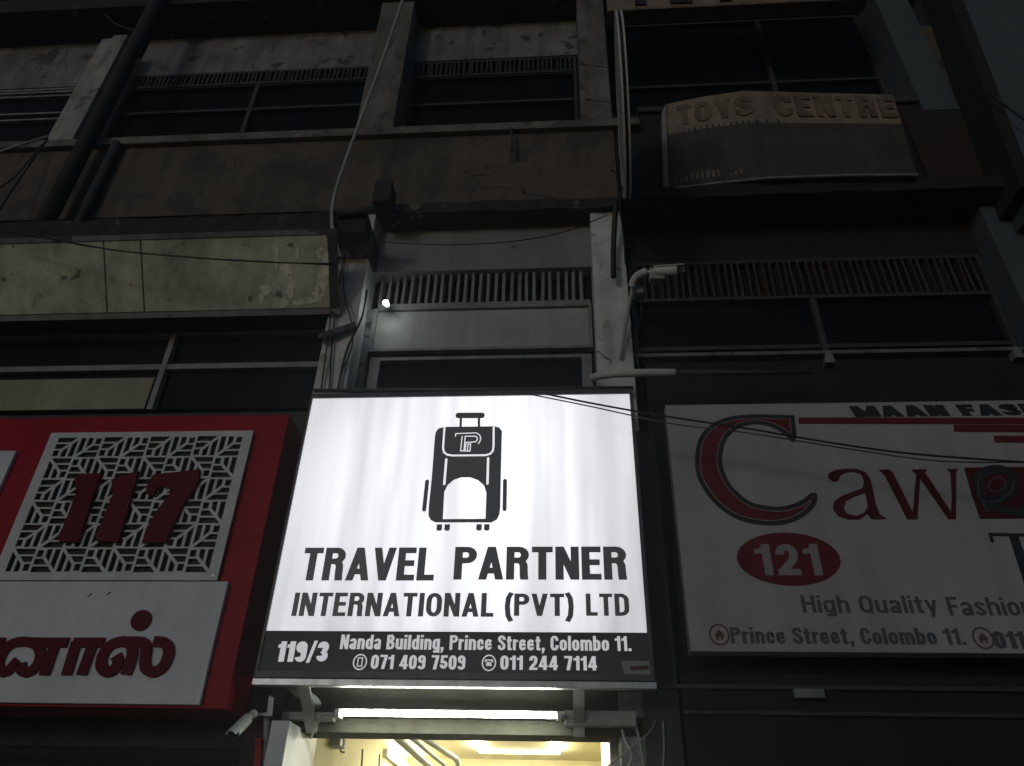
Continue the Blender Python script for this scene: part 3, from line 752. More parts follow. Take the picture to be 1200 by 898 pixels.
for c_ in (hd[0], hd[2]): mb.prism(ring_pts(c_[0], c_[1], .016, .0205, 16), -.0026, -.0005)
hl = [(-0.673, 4.242), (-0.671, 4.169), (-0.554, 4.240), (-0.550, 4.168)]
ribbon(mb, [hl[0], hl[1]], .008, .008, False, -.0019, -.0005)
ribbon(mb, [hl[2], hl[3]], .008, .008, False, -.0019, -.0005)
mb.build("emblem_handle", W['vinyl'], TS)
for seg in ([(-0.858, 3.775), (-0.860, 3.582)], [(-0.368, 3.776), (-0.365, 3.582)]):
    mb = MB(); ribbon(mb, seg, .0125, .0125, False, -.0022, -.0005)
    for q in seg: mb.prism(ring_pts(q[0], q[1], .0120, .0125, 14), -.0026, -.0005)
    mb.build("emblem_side_bar", W['vinyl'], TS)
for q in [(-0.757, 3.465), (-0.709, 3.465), (-0.516, 3.465), (-0.469, 3.465)]:
    MB().prism([(q[0] - .016, q[1] + .020), (q[0] - .017, q[1] - .012), (q[0] - .010, q[1] - .021), (q[0] + .010, q[1] - .021), (q[0] + .017, q[1] - .012), (q[0] + .016, q[1] + .020)], -.0022, -.0005).build("emblem_wheel", W['vinyl'], TS)
mb = MB()
fl = [(-0.777, 4.171), (-0.775, 4.014), (-0.767, 3.982), (-0.746, 3.964), (-0.712, 3.957), (-0.497, 3.957), (-0.469, 3.966), (-0.452, 3.988), (-0.449, 4.021), (-0.453, 4.168)]
ribbon(mb, fl, .0062, .0062, False, -.0030, -.0020)
for seg in ([(-0.748, 3.930), (-0.748, 3.755)], [(-0.480, 3.935), (-0.477, 3.756)]):
    ribbon(mb, seg, .0075, .0075, False, -.0030, -.0020)
    for q in seg: mb.prism(ring_pts(q[0], q[1], .0072, .0075, 12), -.0033, -.0020)
mb.build("emblem_lines", W['lit_white'], TS)
mb = MB()
for i, seg in enumerate((
        [(-0.700, 4.096), (-0.699, 4.119), (-0.564, 4.122), (-0.542, 4.106), (-0.534, 4.080), (-0.539, 4.056), (-0.548, 4.040)],
        [(-0.656, 4.100), (-0.660, 3.990), (-0.638, 3.989), (-0.636, 4.098), (-0.573, 4.098), (-0.559, 4.090), (-0.556, 4.072), (-0.565, 4.056), (-0.628, 4.052), (-0.632, 3.990)],
        [(-0.632, 3.989), (-0.599, 3.988), (-0.598, 4.041), (-0.615, 4.039)],
        [(-0.615, 4.043), (-0.616, 3.992)])):
    ribbon(mb, seg, .0030, .0030, False, -.0030 - i * .0003, -.0020)
mb.build("emblem_monogram", W['lit_white'], TS)
MB().prism([(0.287, 2.690), (0.446, 2.691), (0.449, 2.607), (0.310, 2.610)], -.0022, -.0008).build("sticker", W['sticker'], TS)
MB().prism([(0.335, 2.663), (0.436, 2.669), (0.434, 2.647), (0.339, 2.641)], -.0032, -.002).build("sticker_print", W['sticker_red'], TS)
# brackets carrying the box
for px, z in ((-1.44, 2.56), (.06, 2.56)):
    MB().slab([(px - .03, .02, z), (px + .03, .02, z), (px + .03, .30, z - .20), (px - .03, .30, z - .20)],
              [(px - .03, .05, z), (px + .03, .05, z), (px + .03, .30, z - .16), (px - .03, .30, z - .16)]).build("bracket", W['gray_plastic'], TS)

# ------------------------------------------------------------------ tube light under the sign
TL = thing("tube_light", (-.63, .14, 2.43), "glowing white fluorescent tube mounted over the doorway below the lit sign", "tube light")
p0, p1 = Vector((-1.259, 0.140, 2.436)), Vector((-0.048, 0.140, 2.454))
p0.z += .0; p1.z = p0.z
MB().tube([p0, p1], .0120, 12).build("tube", W['tube'], TL, smooth=True)
MB().box(p0.x - .03, p1.x + .03, .17, .22, p0.z - .002, p0.z + .030).build("batten", W['white_plastic'], TL, bevel=.004)
for q, s_ in ((p0, -1), (p1, 1)):
    MB().box(q.x - .012, q.x + .012, .125, .20, q.z - .02, q.z + .022).build("lamp_holder", W['white_plastic'], TL, bevel=.003)
tag(MB().tube(smoothpath([(-1.256, 0.160, 2.414), (-1.316, 0.160, 2.430), (-1.349, 0.160, 2.430), (-1.377, 0.170, 2.379), (-1.408, 0.200, 2.315)]), .006, 6).build("lamp_cable", W['cable_white']),
    "short pale cable drooping from the left end of the glowing tube", "cable")
tag(MB().box(p1.x + .03, .37, .22, .295, p0.z - .03, p0.z + .045).build("cover_strip", W['gray_plastic'], bevel=.003),
    "brownish strip continuing the tube light towards the right jamb", "trunking")
tag(MB().box(-1.60, p0.x - .05, .22, .295, p0.z - .02, p0.z + .02).build("cover_strip", W['gray_plastic'], bevel=.003),
    "thin brownish strip left of the glowing tube, by the white jamb", "trunking")

# ------------------------------------------------------------------ ceiling light and pipes inside
CL = thing("ceiling_light", (-.4, 3.0, 2.76), "bright rectangular cove light in the shop ceiling seen through the doorway", "ceiling light")
cxl, cxr, cy1, cz = (-0.840, 3.646, 2.780)[0], (-0.081, 3.574, 2.780)[0], (-0.476, 3.661, 2.780)[1], 2.775
cy0 = cy1 - .95
MB().box(cxl + .08, cxr - .08, cy0 + .08, cy1 - .08, cz + .006, cz + .02).build("centre_panel", W['room_ceiling'], CL)
for bx in ((cxl, cxr, cy1 - .07, cy1), (cxl, cxr, cy0, cy0 + .07), (cxl, cxl + .07, cy0 + .07, cy1 - .07), (cxr - .07, cxr, cy0 + .07, cy1 - .07)):
    MB().box(*bx, cz - .012, cz + .01).build("light_strip", W['led'], CL)
for i, pts in enumerate(([(-1.115, 1.000, 2.469), (-1.024, 2.000, 2.414), (-1.061, 3.000, 2.350)], [(-1.036, 1.050, 2.479), (-0.930, 2.000, 2.439), (-0.988, 3.000, 2.351)], [(-0.967, 1.100, 2.488), (-0.836, 2.000, 2.475), (-0.905, 3.000, 2.417)])):
    tag(MB().tube(pts, (.024, .014, .020)[i], 10).build("ceiling_pipe", W['white_panel']),
        ("thickest pale pipe running back inside the doorway, left of its bundle", "thin middle pipe of the bundle inside the doorway",
         "right-hand pale pipe of the bundle inside the doorway")[i], "pipe", "pipes under the shop ceiling")
tag(MB().box(*(lambda a, b: (a[0], b[0], 1.3, 1.45, b[2], a[2]))((-1.631, 1.300, 2.512), (-1.545, 1.300, 2.450))).build("junction_box", W['gray_plastic'], bevel=.005),
    "small box high on the yellow wall inside the doorway", "junction box")
tag(MB().tube(smoothpath([(-1.505, 1.200, 2.508), (-1.490, 1.200, 2.445), (-1.507, 1.200, 2.404), (-1.477, 1.200, 2.394)]), .006, 6).build("wall_cable", W['cable_white']),
    "short hanging cable beside the small box inside the doorway", "cable")
for i, pts in enumerate(([(-1.458, 1.600, 2.475), (-1.443, 1.600, 2.275)], [(-1.422, 2.000, 2.501), (-1.413, 2.000, 2.323)])):
    tag(MB().tube(pts, .007, 6).build("wall_rod", W['gray_plastic']), ("left of two thin dark uprights on the yellow inner wall", "right of two thin dark uprights on the yellow inner wall")[i], "rod")
# inner lamps that light the shop (the cove strips and a wall tube hidden by the lintel)
IL = thing("inner_tube_light", (-1.55, 2.6, 2.45), "bright tube light high on the left wall inside the shop", "tube light")
MB().box(-1.615, -1.58, 3.0, 4.2, 2.63, 2.69).build("batten", W['white_plastic'], IL)
MB().tube([(-1.56, 3.05, 2.66), (-1.56, 4.15, 2.66)], .016, 10).build("tube", W['led'], IL, smooth=True)

# ================================================================== red shop sign on the left
RS = thing("red_shop_sign", (-3.6, .12, 2.42), "dark red fascia sign with white cut-out lattice panel and big red 117", "shop sign")
rz0, rz1 = 2.425, 4.285
MB().box(-6.6, -1.838, .0, .30, rz0, rz1).build("fascia_box", W['red_panel'], RS, bevel=.004)
lat = [(-3.448, 4.127), (-2.053, 4.135), (-2.009, 3.109), (-3.379, 3.107)]
lx0, lx1 = -3.44, -2.045
lz0, lz1 = 3.125, 4.145
cells = []
bx0, bx1, bz0, bz1 = lx0 + .06, lx1 - .055, lz0 + .045, lz1 - .035
cw, chh = (bx1 - bx0) / 8, (bz1 - bz0) / 6
def cellshapes(kind):
    """cut-outs of one square, unit coordinates, diagonal from lower left to upper right"""
    e = .05; h = .118; gd = .085
    out = []
    for yc in (.86, .55, .22):              # lying slots, upper left of the diagonal
        y0, y1 = yc - h, yc + h
        if yc > .3: out.append([(e, y0), (y0 - gd, y0), (y1 - gd, y1), (e, y1)])
        else: out.append([(e, y0 - .02), (e + .24, y0 - .02), (e + .24, y1 + .02), (e, y1 + .02)])
    for xc in (.52, .84):                   # upright slots, lower right
        x0, x1 = xc - h * .9, xc + h * .9
        out.append([(x0, e), (x1, e), (x1, x1 - gd), (x0, x0 - gd)])
    return out
holes = []
for r in range(6):
    for c in range(8):
        A_ = (c % 2 == 0)
        base = cellshapes('A')
        if not A_: base = [[(1 - x_, 1 - y) for x_, y in q] for q in base]   # slots turned by half a turn
        if r % 2 == 1: base = [[(1 - x_, y) for x_, y in q] for q in base]
        for q in base:
            holes.append([(bx0 + (c + x_) * cw, bz1 - (r + 1 - y) * chh) for x_, y in q])
holed("lattice_panel", [(lx0, lz0), (lx1, lz0), (lx1, lz1), (lx0, lz1)], holes, -.030, -.018, W['lattice'], RS)
MB().box(lx0 + .02, lx1 - .02, -.006, -.001, lz0 + .02, lz1 - .02).build("lattice_backing", W['seam'], RS)
for nm, poly in (("digit", [(-3.140, 3.792), (-3.099, 3.822), (-2.975, 3.827), (-2.971, 3.664), (-2.968, 3.524), (-2.960, 3.422), (-2.963, 3.355), (-3.085, 3.361), (-3.103, 3.395), (-3.094, 3.462), (-3.091, 3.559), (-3.094, 3.695)]),
                 ("digit", [(-2.890, 3.778), (-2.730, 3.843), (-2.721, 3.615), (-2.714, 3.489), (-2.709, 3.355), (-2.853, 3.366), (-2.865, 3.399), (-2.857, 3.489), (-2.846, 3.675)]),
                 ("digit", [(-2.624, 3.812), (-2.328, 3.846), (-2.314, 3.749), (-2.367, 3.613), (-2.393, 3.487), (-2.409, 3.354), (-2.559, 3.354), (-2.558, 3.443), (-2.521, 3.574), (-2.463, 3.702), (-2.528, 3.732), (-2.573, 3.715), (-2.579, 3.662), (-2.629, 3.680), (-2.642, 3.721)])):
    MB().prism(poly, -.055, -.031).build(nm, W['red_letter'], RS)
MB().box(-6.0, -1.976, -.028, -.001, 2.438, lz0 - .006).build("name_panel", W['white_panel'], RS, bevel=.003)
MB().prism([(-4.117, 4.017), (-3.641, 4.012), (-3.642, 3.741), (-3.687, 3.075)], -.025, -.001).build("white_inset_panel", W['white_panel'], RS)
# Tamil name, heavy brush letters (traced at 5.4545x)
NP = -.030
def brush(name, segs, hx, hy, dots=()):
    mb = MB()
    for i, seg in enumerate(segs):
        pts = [tuple(p) for p in smoothpath(seg, 5)] if len(seg) > 2 else seg
        ribbon(mb, pts, hx, hy, False, NP - .012 - .0006 * i, NP + .003)
    for d in dots: mb.prism(d, NP - .012, NP + .003)
    return mb.build(name, W['red_letter'], RS)
brush("letter", [[(-3.076, 2.660), (-3.092, 2.637), (-3.109, 2.606), (-3.142, 2.597), (-3.179, 2.629), (-3.187, 2.680), (-3.170, 2.732), (-3.125, 2.759), (-3.060, 2.761), (-2.997, 2.742), (-2.960, 2.699), (-2.952, 2.648), (-2.969, 2.610), (-3.004, 2.595), (-3.038, 2.612), (-3.051, 2.643)],
                 [(-3.050, 2.759), (-2.821, 2.759)], [(-2.892, 2.765), (-2.893, 2.581)]], .029, .027)
brush("letter", [[(-2.790, 2.759), (-2.609, 2.760)], [(-2.772, 2.765), (-2.765, 2.582)], [(-2.671, 2.766), (-2.679, 2.583)]], .029, .027)
brush("letter", [[(-2.515, 2.689), (-2.489, 2.651), (-2.504, 2.614), (-2.541, 2.602), (-2.581, 2.634), (-2.592, 2.693), (-2.565, 2.745), (-2.508, 2.767), (-2.453, 2.754), (-2.426, 2.711), (-2.422, 2.644), (-2.427, 2.587)],
                 [(-2.489, 2.764), (-2.388, 2.763), (-2.352, 2.729), (-2.341, 2.669), (-2.320, 2.623), (-2.272, 2.603), (-2.230, 2.628), (-2.214, 2.679), (-2.223, 2.730), (-2.260, 2.762), (-2.321, 2.768)]], .031, .029,
      dots=[[(x_, z_) for x_, z_ in ring_pts(*([(-2.430, 2.887)][0]), .058, .060, 20, .6)]])
brush("letter", [[(-3.339, 2.756), (-3.200, 2.757)], [(-3.238, 2.762), (-3.216, 2.578)]], .029, .027)
for q in ((-2.791, -0.028, 3.033), (-2.680, -0.028, 3.044)):
    MB().slab([(q[0] - .012, -.0295, q[2] - .008), (q[0] - .004, -.0295, q[2] - .010), (q[0] + .013, -.0295, q[2] + .008), (q[0] + .006, -.0295, q[2] + .012)],
              [(q[0] - .012, -.027, q[2] - .008), (q[0] - .004, -.027, q[2] - .010), (q[0] + .013, -.027, q[2] + .008), (q[0] + .006, -.027, q[2] + .012)]).build("chip", W['seam'], RS)
for q_ in ((lx0 + .03, lz0 + .03), (lx1 - .03, lz0 + .03), (lx0 + .03, lz1 - .018), (lx1 - .03, lz1 - .018)):
    MB().prism(ring_pts(q_[0], q_[1], .008, .008, 10), -.033, -.029).build("screw", W['metal'], RS)

# ================================================================== white shop sign on the right
CS = thing("white_shop_sign", (2.8, .2, 2.78), "unlit white banner sign with a large outlined red letter C and an oval 121", "shop sign")
CYF = .15
cx0 = .69
MB().box(cx0, 5.2, CYF, CYF + .10, 2.785, 4.412).build("board", W['flex'], CS, bevel=.003)
CP = CYF - .0005
def cprint(name, poly, m, lift=0.0): return holed(name, poly, [], CP - .002 - lift, CP + .0, W[m], CS)
Cout = [(1.530, 4.318), (1.514, 4.155), (1.494, 4.113), (1.471, 4.122), (1.441, 4.171), (1.381, 4.220), (1.306, 4.247), (1.217, 4.246), (1.128, 4.206), (1.059, 4.130), (1.024, 4.031), (1.015, 3.943), (1.036, 3.840), (1.083, 3.760), (1.155, 3.692), (1.244, 3.666), (1.335, 3.661), (1.422, 3.683), (1.483, 3.716), (1.526, 3.751), (1.559, 3.753), (1.564, 3.726), (1.537, 3.664), (1.460, 3.594), (1.362, 3.549), (1.250, 3.535), (1.117, 3.552), (1.005, 3.608), (0.915, 3.704), (0.854, 3.831), (0.840, 3.945), (0.863, 4.089), (0.914, 4.192), (1.003, 4.272), (1.128, 4.318), (1.279, 4.330)]
Cs = [tuple(p) for p in smoothpath(Cout[3:20], 3)]
Cs2 = [tuple(p) for p in smoothpath(Cout[20:], 3)]
Cfull = Cout[:3] + Cs + Cs2
cprint("big_letter_outline", Cfull, 'print_black')
cprint("big_letter_line", inset(Cfull, .030), 'print_pale', .0010)
cprint("big_letter", inset(Cfull, .035), 'print_red', .0020)
a_out = [(1.652, 3.855), (1.665, 3.888), (1.705, 3.908), (1.771, 3.919), (1.838, 3.916), (1.891, 3.893), (1.910, 3.846), (1.909, 3.781), (1.903, 3.677), (1.911, 3.603), (1.948, 3.575), (1.893, 3.571), (1.854, 3.573), (1.838, 3.607), (1.783, 3.571), (1.717, 3.570), (1.661, 3.593), (1.639, 3.644), (1.656, 3.690), (1.710, 3.730), (1.788, 3.759), (1.847, 3.782), (1.868, 3.829), (1.860, 3.877), (1.818, 3.894), (1.764, 3.887), (1.731, 3.868), (1.713, 3.833), (1.678, 3.826)]
a_in = [(1.856, 3.747), (1.785, 3.722), (1.728, 3.692), (1.705, 3.644), (1.720, 3.608), (1.768, 3.596), (1.820, 3.616), (1.852, 3.657)]
holed("letter", a_out, [a_in], CP - .002, CP, W['print_darkred'], CS)
mb = MB()
mb.prism([(1.976, 3.909), (2.044, 3.911), (2.060, 3.875), (2.118, 3.572), (2.063, 3.570), (2.003, 3.864)], CP - .002, CP)
mb.prism([(2.195, 3.874), (2.225, 3.885), (2.123, 3.570), (2.089, 3.570), (2.131, 3.687)], CP - .0025, CP)
mb.prism([(2.172, 3.908), (2.270, 3.909), (2.250, 3.880), (2.264, 3.849), (2.346, 3.573), (2.303, 3.571), (2.211, 3.844), (2.193, 3.874)], CP - .003, CP)
mb.prism([(2.390, 3.908), (2.457, 3.910), (2.439, 3.884), (2.347, 3.572), (2.317, 3.571), (2.369, 3.732), (2.404, 3.884)], CP - .0035, CP)
mb.build("letter", W['print_darkred'], CS)
cprint("letter_block", [(2.496, 3.919), (3.085, 3.920), (2.941, 3.573), (2.488, 3.573), (2.486, 3.731)], 'print_darkred')
mb = MB()
e1 = [tuple(p) for p in smoothpath([(2.565, 3.628), (2.545, 3.694), (2.540, 3.777), (2.567, 3.847), (2.633, 3.896), (2.722, 3.902), (2.770, 3.863), (2.754, 3.798), (2.700, 3.741), (2.628, 3.701), (2.567, 3.685)], 4)]
e2 = [tuple(p) for p in smoothpath([(2.596, 3.776), (2.625, 3.823), (2.678, 3.846), (2.712, 3.822), (2.693, 3.781), (2.644, 3.753), (2.600, 3.759)], 4)]
ribbon(mb, e1, .030, .030, False, CP - .0035, CP - .0015)
e3 = [tuple(p) for p in smoothpath([(2.582, 3.684), (2.628, 3.639), (2.710, 3.616), (2.816, 3.638)], 4)]
ribbon(mb, e3, .030, .030, False, CP - .0041, CP - .0015)
mb.build("script_letter", W['print_black'], CS)
mb = MB(); ribbon(mb, e2, .0035, .0035, False, CP - .005, CP - .003)
ribbon(mb, [tuple(p) for p in smoothpath([(2.551, 3.617), (2.528, 3.719), (2.546, 3.812), (2.584, 3.870)], 4)], .003, .003, False, CP - .0053, CP - .003)
ribbon(mb, [tuple(p) for p in smoothpath([(2.765, 3.822), (2.724, 3.752), (2.659, 3.707), (2.602, 3.684), (2.526, 3.696)], 4)], .003, .003, False, CP - .0056, CP - .003)
mb.build("script_line", W['print_gray'], CS)
word("headline", "MAAN FASHION", (1.922, 3.469, 4.296, 4.384), 'print_black', parent=CS, y=CP, a=.12, b=.13, gap=.05, slant=-.12)
for q in ([(1.554, 4.300), (4.119, 4.258), (4.095, 4.208), (1.546, 4.251)], [(2.521, 4.231), (4.093, 4.202), (4.067, 4.146), (2.511, 4.176)], [(2.744, 4.145), (4.056, 4.122), (4.031, 4.067), (2.739, 4.095)]):
    cprint("red_bar", q, 'print_red')
ec = [(1.318, 3.324)][0]
cprint("oval", ring_pts(ec[0], ec[1], .300, .165, 40), 'print_red')
word("number", "121", (1.125, 1.499, 3.222, 3.415), 'print_pale', parent=CS, y=CP - .002, a=.095, b=.10, gap=.12)
word("lettering", "High Quality", (1.345, 2.093, 3.003, 3.104), 'print_gray', parent=CS, y=CP, a=.075, b=.075, gap=.09)
word("lettering", "Fashion", (2.149, 2.613, 2.991, 3.096), 'print_gray', parent=CS, y=CP, a=.075, b=.075, gap=.09)
word("address_lettering", "Prince Street, Colombo 11.", (0.920, 2.193, 2.829, 2.919), 'print_gray', parent=CS, y=CP, a=.10, b=.085, gap=.07)
word("address_lettering", "011", (2.339, 2.508, 2.809, 2.904), 'print_gray', parent=CS, y=CP, a=.11, b=.085, gap=.05)
for cx, cz in ([(0.859, 2.877)][0], [(2.288, 2.866)][0]):
    mb = MB(); ribbon(mb, ring_pts(cx, cz, .052, .056, 26), .005, .005, True, CP - .002, CP)
    mb.prism([(cx - .030, cz - .005), (cx, cz + .030), (cx + .030, cz - .005), (cx + .020, cz - .005), (cx + .020, cz - .028), (cx + .006, cz - .028), (cx + .006, cz - .012), (cx - .006, cz - .012), (cx - .006, cz - .028), (cx - .020, cz - .028), (cx - .020, cz - .005)], CP - .002, CP)
    mb.build("round_mark", W['mark_brown'], CS)
mb = MB()
mb.prism([(2.508, 3.484), (3.140, 3.469), (3.132, 3.448), (2.511, 3.463)], CP - .002, CP)
mb.prism([(2.618, 3.465), (2.672, 3.465), (2.664, 3.175), (2.608, 3.175)], CP - .0025, CP)
mb.prism([(2.508, 3.484), (2.527, 3.484), (2.522, 3.423), (2.503, 3.423)], CP - .003, CP)
mb.build("letter", W['print_black'], CS)

# roller shutter housings and rails below
SH = thing("shutter_box", (2.6, .3, 2.3), "black roller shutter housing with two pale rails below the white banner sign", "shutter")
MB().box(.64, XR, .30, .45, 2.05, 2.70).build("housing", W['black_wall'], SH)
MB().box(.54, XR, .27, .30, 2.615, 2.637).build("rail", W['frame_dark'], SH)
MB().box(.64, XR, .27, .30, 2.481, 2.499).build("rail", W['frame_dark'], SH)
MB().box(1.244, 1.406, .245, .27, 2.567, 2.612).build("latch", W['frame_gray'], SH)
def shutter(name, x0, x1, z1, label):
    t = thing(name, ((x0 + x1) / 2, .42, .13), label, "shutter")
    n = 26; h = (z1 - .14) / n; f0 = None
    for i in range(n):
        if f0 is None:
            f0 = MB().slab([(x0, .45, 0), (x0, .435, h * .3), (x0, .435, h * .75), (x0, .45, h * .97), (x0, .46, h * .97), (x0, .46, 0)],
                           [(x1, .45, 0), (x1, .435, h * .3), (x1, .435, h * .75), (x1, .45, h * .97), (x1, .46, h * .97), (x1, .46, 0)]).build("slat", W['black_wall'], t)
            f0.location = (0, 0, .14); bz = .14
        else:
            c = relink(f0); c.location = (0, 0, .14 + i * h)
    for o in t.children: o.location.z -= 0
    return t
shutter("roller_shutter", .64, XR, 2.05, "closed black roller shutter below the white banner sign")
shutter("roller_shutter", -6.5, -1.84, 2.30, "closed black roller shutter below the red 117 sign")

# ================================================================== weathered yellow board, leaning forward
YB = thing("weathered_board", (-3.6, .1, 5.1), "long weathered yellowish sign board with peeling right end below the dark ledge", "sign board")
yt, yb_ = -.13, .26
tl, tr_, br_, bl_ = (-5.133, -0.130, 5.937), (-1.737, -0.130, 5.877), (-1.747, 0.260, 5.380), (-5.166, 0.260, 5.406)
xr = (tr_[0] + br_[0]) / 2
zt, zb = tr_[2], br_[2]
def on_board(x, t, lift=0.0):
    """t = 0 bottom .. 1 top"""
    nrm = Vector((0, -(zt - zb), -(yb_ - yt))).normalized()
    p = Vector((x, yb_ + (yt - yb_) * t, zb + (zt - zb) * t)) + Vector((0, nrm.y, nrm.z)) * lift
    return tuple(p)
def board_piece(x0, x1, t0, t1, lift, thick):
    return MB().slab([on_board(x0, t0, lift), on_board(x1, t0, lift), on_board(x1, t1, lift), on_board(x0, t1, lift)],
                     [on_board(x0, t0, lift - thick), on_board(x1, t0, lift - thick), on_board(x1, t1, lift - thick), on_board(x0, t1, lift - thick)])
s1, s2 = -3.605, -3.300
for x0, x1 in ((-7.2, s1 - .006), (s1 + .006, s2 - .006), (s2 + .006, xr - .06)):
    board_piece(x0, x1, .06, .95, 0, .02).build("panel", W['yellow_board'], YB, bevel=.003)
board_piece(-7.2, xr, 0, 1, -.022, .03).build("backing", W['seam'], YB)
board_piece(-7.2, xr + .01, -.02, .05, .012, .03).build("bottom_rail", W['frame_gray'], YB)
board_piece(-7.2, xr + .01, .955, 1.02, .008, .03).build("top_rail", W['plaster_gray'], YB)
board_piece(xr - .055, xr + .012, .055, .95, .009, .03).build("end_rail", W['dark_wall'], YB)
pr = random.Random(5)
for cx, t, rx, rt in ((xr - .10, .45, .030, .22), (xr - .14, .22, .045, .09), (xr - .25, .14, .075, .035), (xr - .38, .55, .045, .08), (xr - .37, .33, .030, .11), (xr - .47, .70, .014, .11), (xr - .56, .30, .035, .07), (xr - .60, .20, .018, .07), (xr - .42, .12, .03, .05), (xr - .12, .74, .02, .06), (xr - .3, .72, .01, .08)):
    k = 15; r_ = []
    for i in range(k):
        q = 2 * math.pi * i / k; w_ = pr.uniform(.55, 1.3)
        r_.append((cx + 1.35 * rx * w_ * math.cos(q) + .08 * rt * w_ * math.sin(q), min(.93, max(.07, t + 1.25 * rt * w_ * math.sin(q)))))
    f_ = [on_board(x, tt, .003) for x, tt in r_]; b_ = [on_board(x, tt, -.001) for x, tt in r_]
    MB().slab(f_, b_).build("peeled_patch", W['peel'], YB)

# ================================================================== board with raised letters at the upper right
TB = thing("toy_shop_board", (2.1, 0, 6.6), "bulging grimy orange-brown board reading TOYS CENTRE at the upper right", "shop sign")
ZT = 7.451; ZBt = 6.396
top = [(0.978, 0.126, 7.620), (1.312, 0.061, 7.620), (1.650, 0.025, 7.620), (2.313, 0.069, 7.620), (2.963, 0.121, 7.620)]
zt_ = 7.62
cols = [(781, 122, 222, .28), (826, 113, 217, .10), (872, 106.5, 211, -.05), (960, 109, 206.5, -.05), (1046, 111, 205, -.05)]
fr_t = [(0.999, 0.220, 7.748), (1.317, 0.080, 7.646), (1.623, -0.050, 7.522), (2.249, -0.050, 7.451), (2.849, -0.050, 7.387)]
fr_b = [(0.931, 0.240, 6.626), (1.299, 0.140, 6.569), (1.687, 0.050, 6.509), (2.260, 0.050, 6.511), (2.854, 0.050, 6.492)]
mb = MB(); mb2 = MB()
def lerp3(a, b, t): return tuple(a[i] + (b[i] - a[i]) * t for i in range(3))
for i in range(4):
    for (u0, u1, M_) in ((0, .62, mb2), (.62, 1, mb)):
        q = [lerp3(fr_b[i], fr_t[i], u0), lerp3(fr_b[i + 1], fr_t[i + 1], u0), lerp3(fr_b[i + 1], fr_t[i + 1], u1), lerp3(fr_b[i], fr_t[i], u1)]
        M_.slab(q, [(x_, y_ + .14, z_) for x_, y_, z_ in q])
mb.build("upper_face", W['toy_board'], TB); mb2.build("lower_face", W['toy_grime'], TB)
e = [fr_t[0], fr_b[0]]
MB().slab([(fr_b[0][0] - .05, fr_b[0][1] + .02, fr_b[0][2]), (fr_b[0][0] - .008, fr_b[0][1] - .012, fr_b[0][2]), (fr_t[0][0] - .008, fr_t[0][1] - .012, fr_t[0][2]), (fr_t[0][0] - .05, fr_t[0][1] + .02, fr_t[0][2] - .1)],
          [(fr_b[0][0] - .05, fr_b[0][1] + .16, fr_b[0][2]), (fr_b[0][0] - .008, fr_b[0][1] + .16, fr_b[0][2]), (fr_t[0][0] - .008, fr_t[0][1] + .16, fr_t[0][2]), (fr_t[0][0] - .05, fr_t[0][1] + .16, fr_t[0][2] - .1)]).build("end_cap", W['frame_gray'], TB)
MB().tube([lerp3(a_, (a_[0], a_[1] - .01, a_[2] - .01), 1) for a_ in fr_b], .012, 6).build("bottom_edge", W['frame_gray'], TB)
def face_pt(s_, u, lift):
    """s_ 0..4 along the board, u 0..1 up"""
    i = min(3, max(0, int(s_))); t = s_ - i
    a_ = lerp3(lerp3(fr_b[i], fr_t[i], u), lerp3(fr_b[i + 1], fr_t[i + 1], u), t)
    return (a_[0], a_[1] - lift, a_[2])
def board_text(txt, s0, s1_, u0, u1, a, b, m, lift, name, each=True):
    cur = 0; it = []
    for ch in txt:
        w, ss = glyph(ch, a, b); it.append((cur, w, ss)); cur += w + .12
    tot = cur - .12
    M_ = MB()
    for o, w, ss in it:
        if each: M_ = MB()
        for i, s in enumerate(ss):
            polys = []
            if s[0] == 'p': polys = [s[1]]
            else:
                L_, R2 = stroke_poly(s[1], a, b, s[2]); n = len(L_)
                for k in (range(n) if s[2] else range(n - 1)):
                    j = (k + 1) % n; polys.append([L_[k], L_[j], R2[j], R2[k]])
            for pl in polys:
                g_ = lambda p, l: face_pt(s0 + (p[0] + o) / tot * (s1_ - s0), u0 + p[1] * (u1 - u0), l)
                M_.slab([g_(p, lift + i * .001) for p in pl], [g_(p, -.004) for p in pl])
        if each and ss: M_.build(name, W[m], TB)
    if not each: M_.build(name, W[m], TB)
board_text("TOYS", .25, 2.05, .70, .93, .10, .10, 'toy_letter', .014, "raised_letter")
board_text("CENTRE", 2.35, 3.97, .69, .95, .10, .10, 'toy_letter', .014, "raised_letter")
for k in range(15):                        # row of small worn characters, unreadable in the photo
    s_ = .35 + k * .14 + pr.uniform(-.02, .02)
    a0 = MB(); w_ = pr.uniform(.03, .075)
    a0.slab([face_pt(s_, .60, .004), face_pt(s_ + w_, .59, .004), face_pt(s_ + w_ * .8, .655, .004), face_pt(s_ + .01, .65, .004)],
            [face_pt(s_, .60, -.002), face_pt(s_ + w_, .59, -.002), face_pt(s_ + w_ * .8, .655, -.002), face_pt(s_ + .01, .65, -.002)])
    a0.build("worn_mark", W['frame_dark'], TB)

for k in range(13):                        # second worn row near the bottom, left half
    s_ = .12 + k * .115; w_ = pr.uniform(.04, .08)
    MB().slab([face_pt(s_, .07, .004), face_pt(s_ + w_, .07, .004), face_pt(s_ + w_, .15, .004), face_pt(s_, .14, .004)],
              [face_pt(s_, .07, -.002), face_pt(s_ + w_, .07, -.002), face_pt(s_ + w_, .15, -.002), face_pt(s_, .14, -.002)]).build("worn_mark", W['toy_board'], TB)
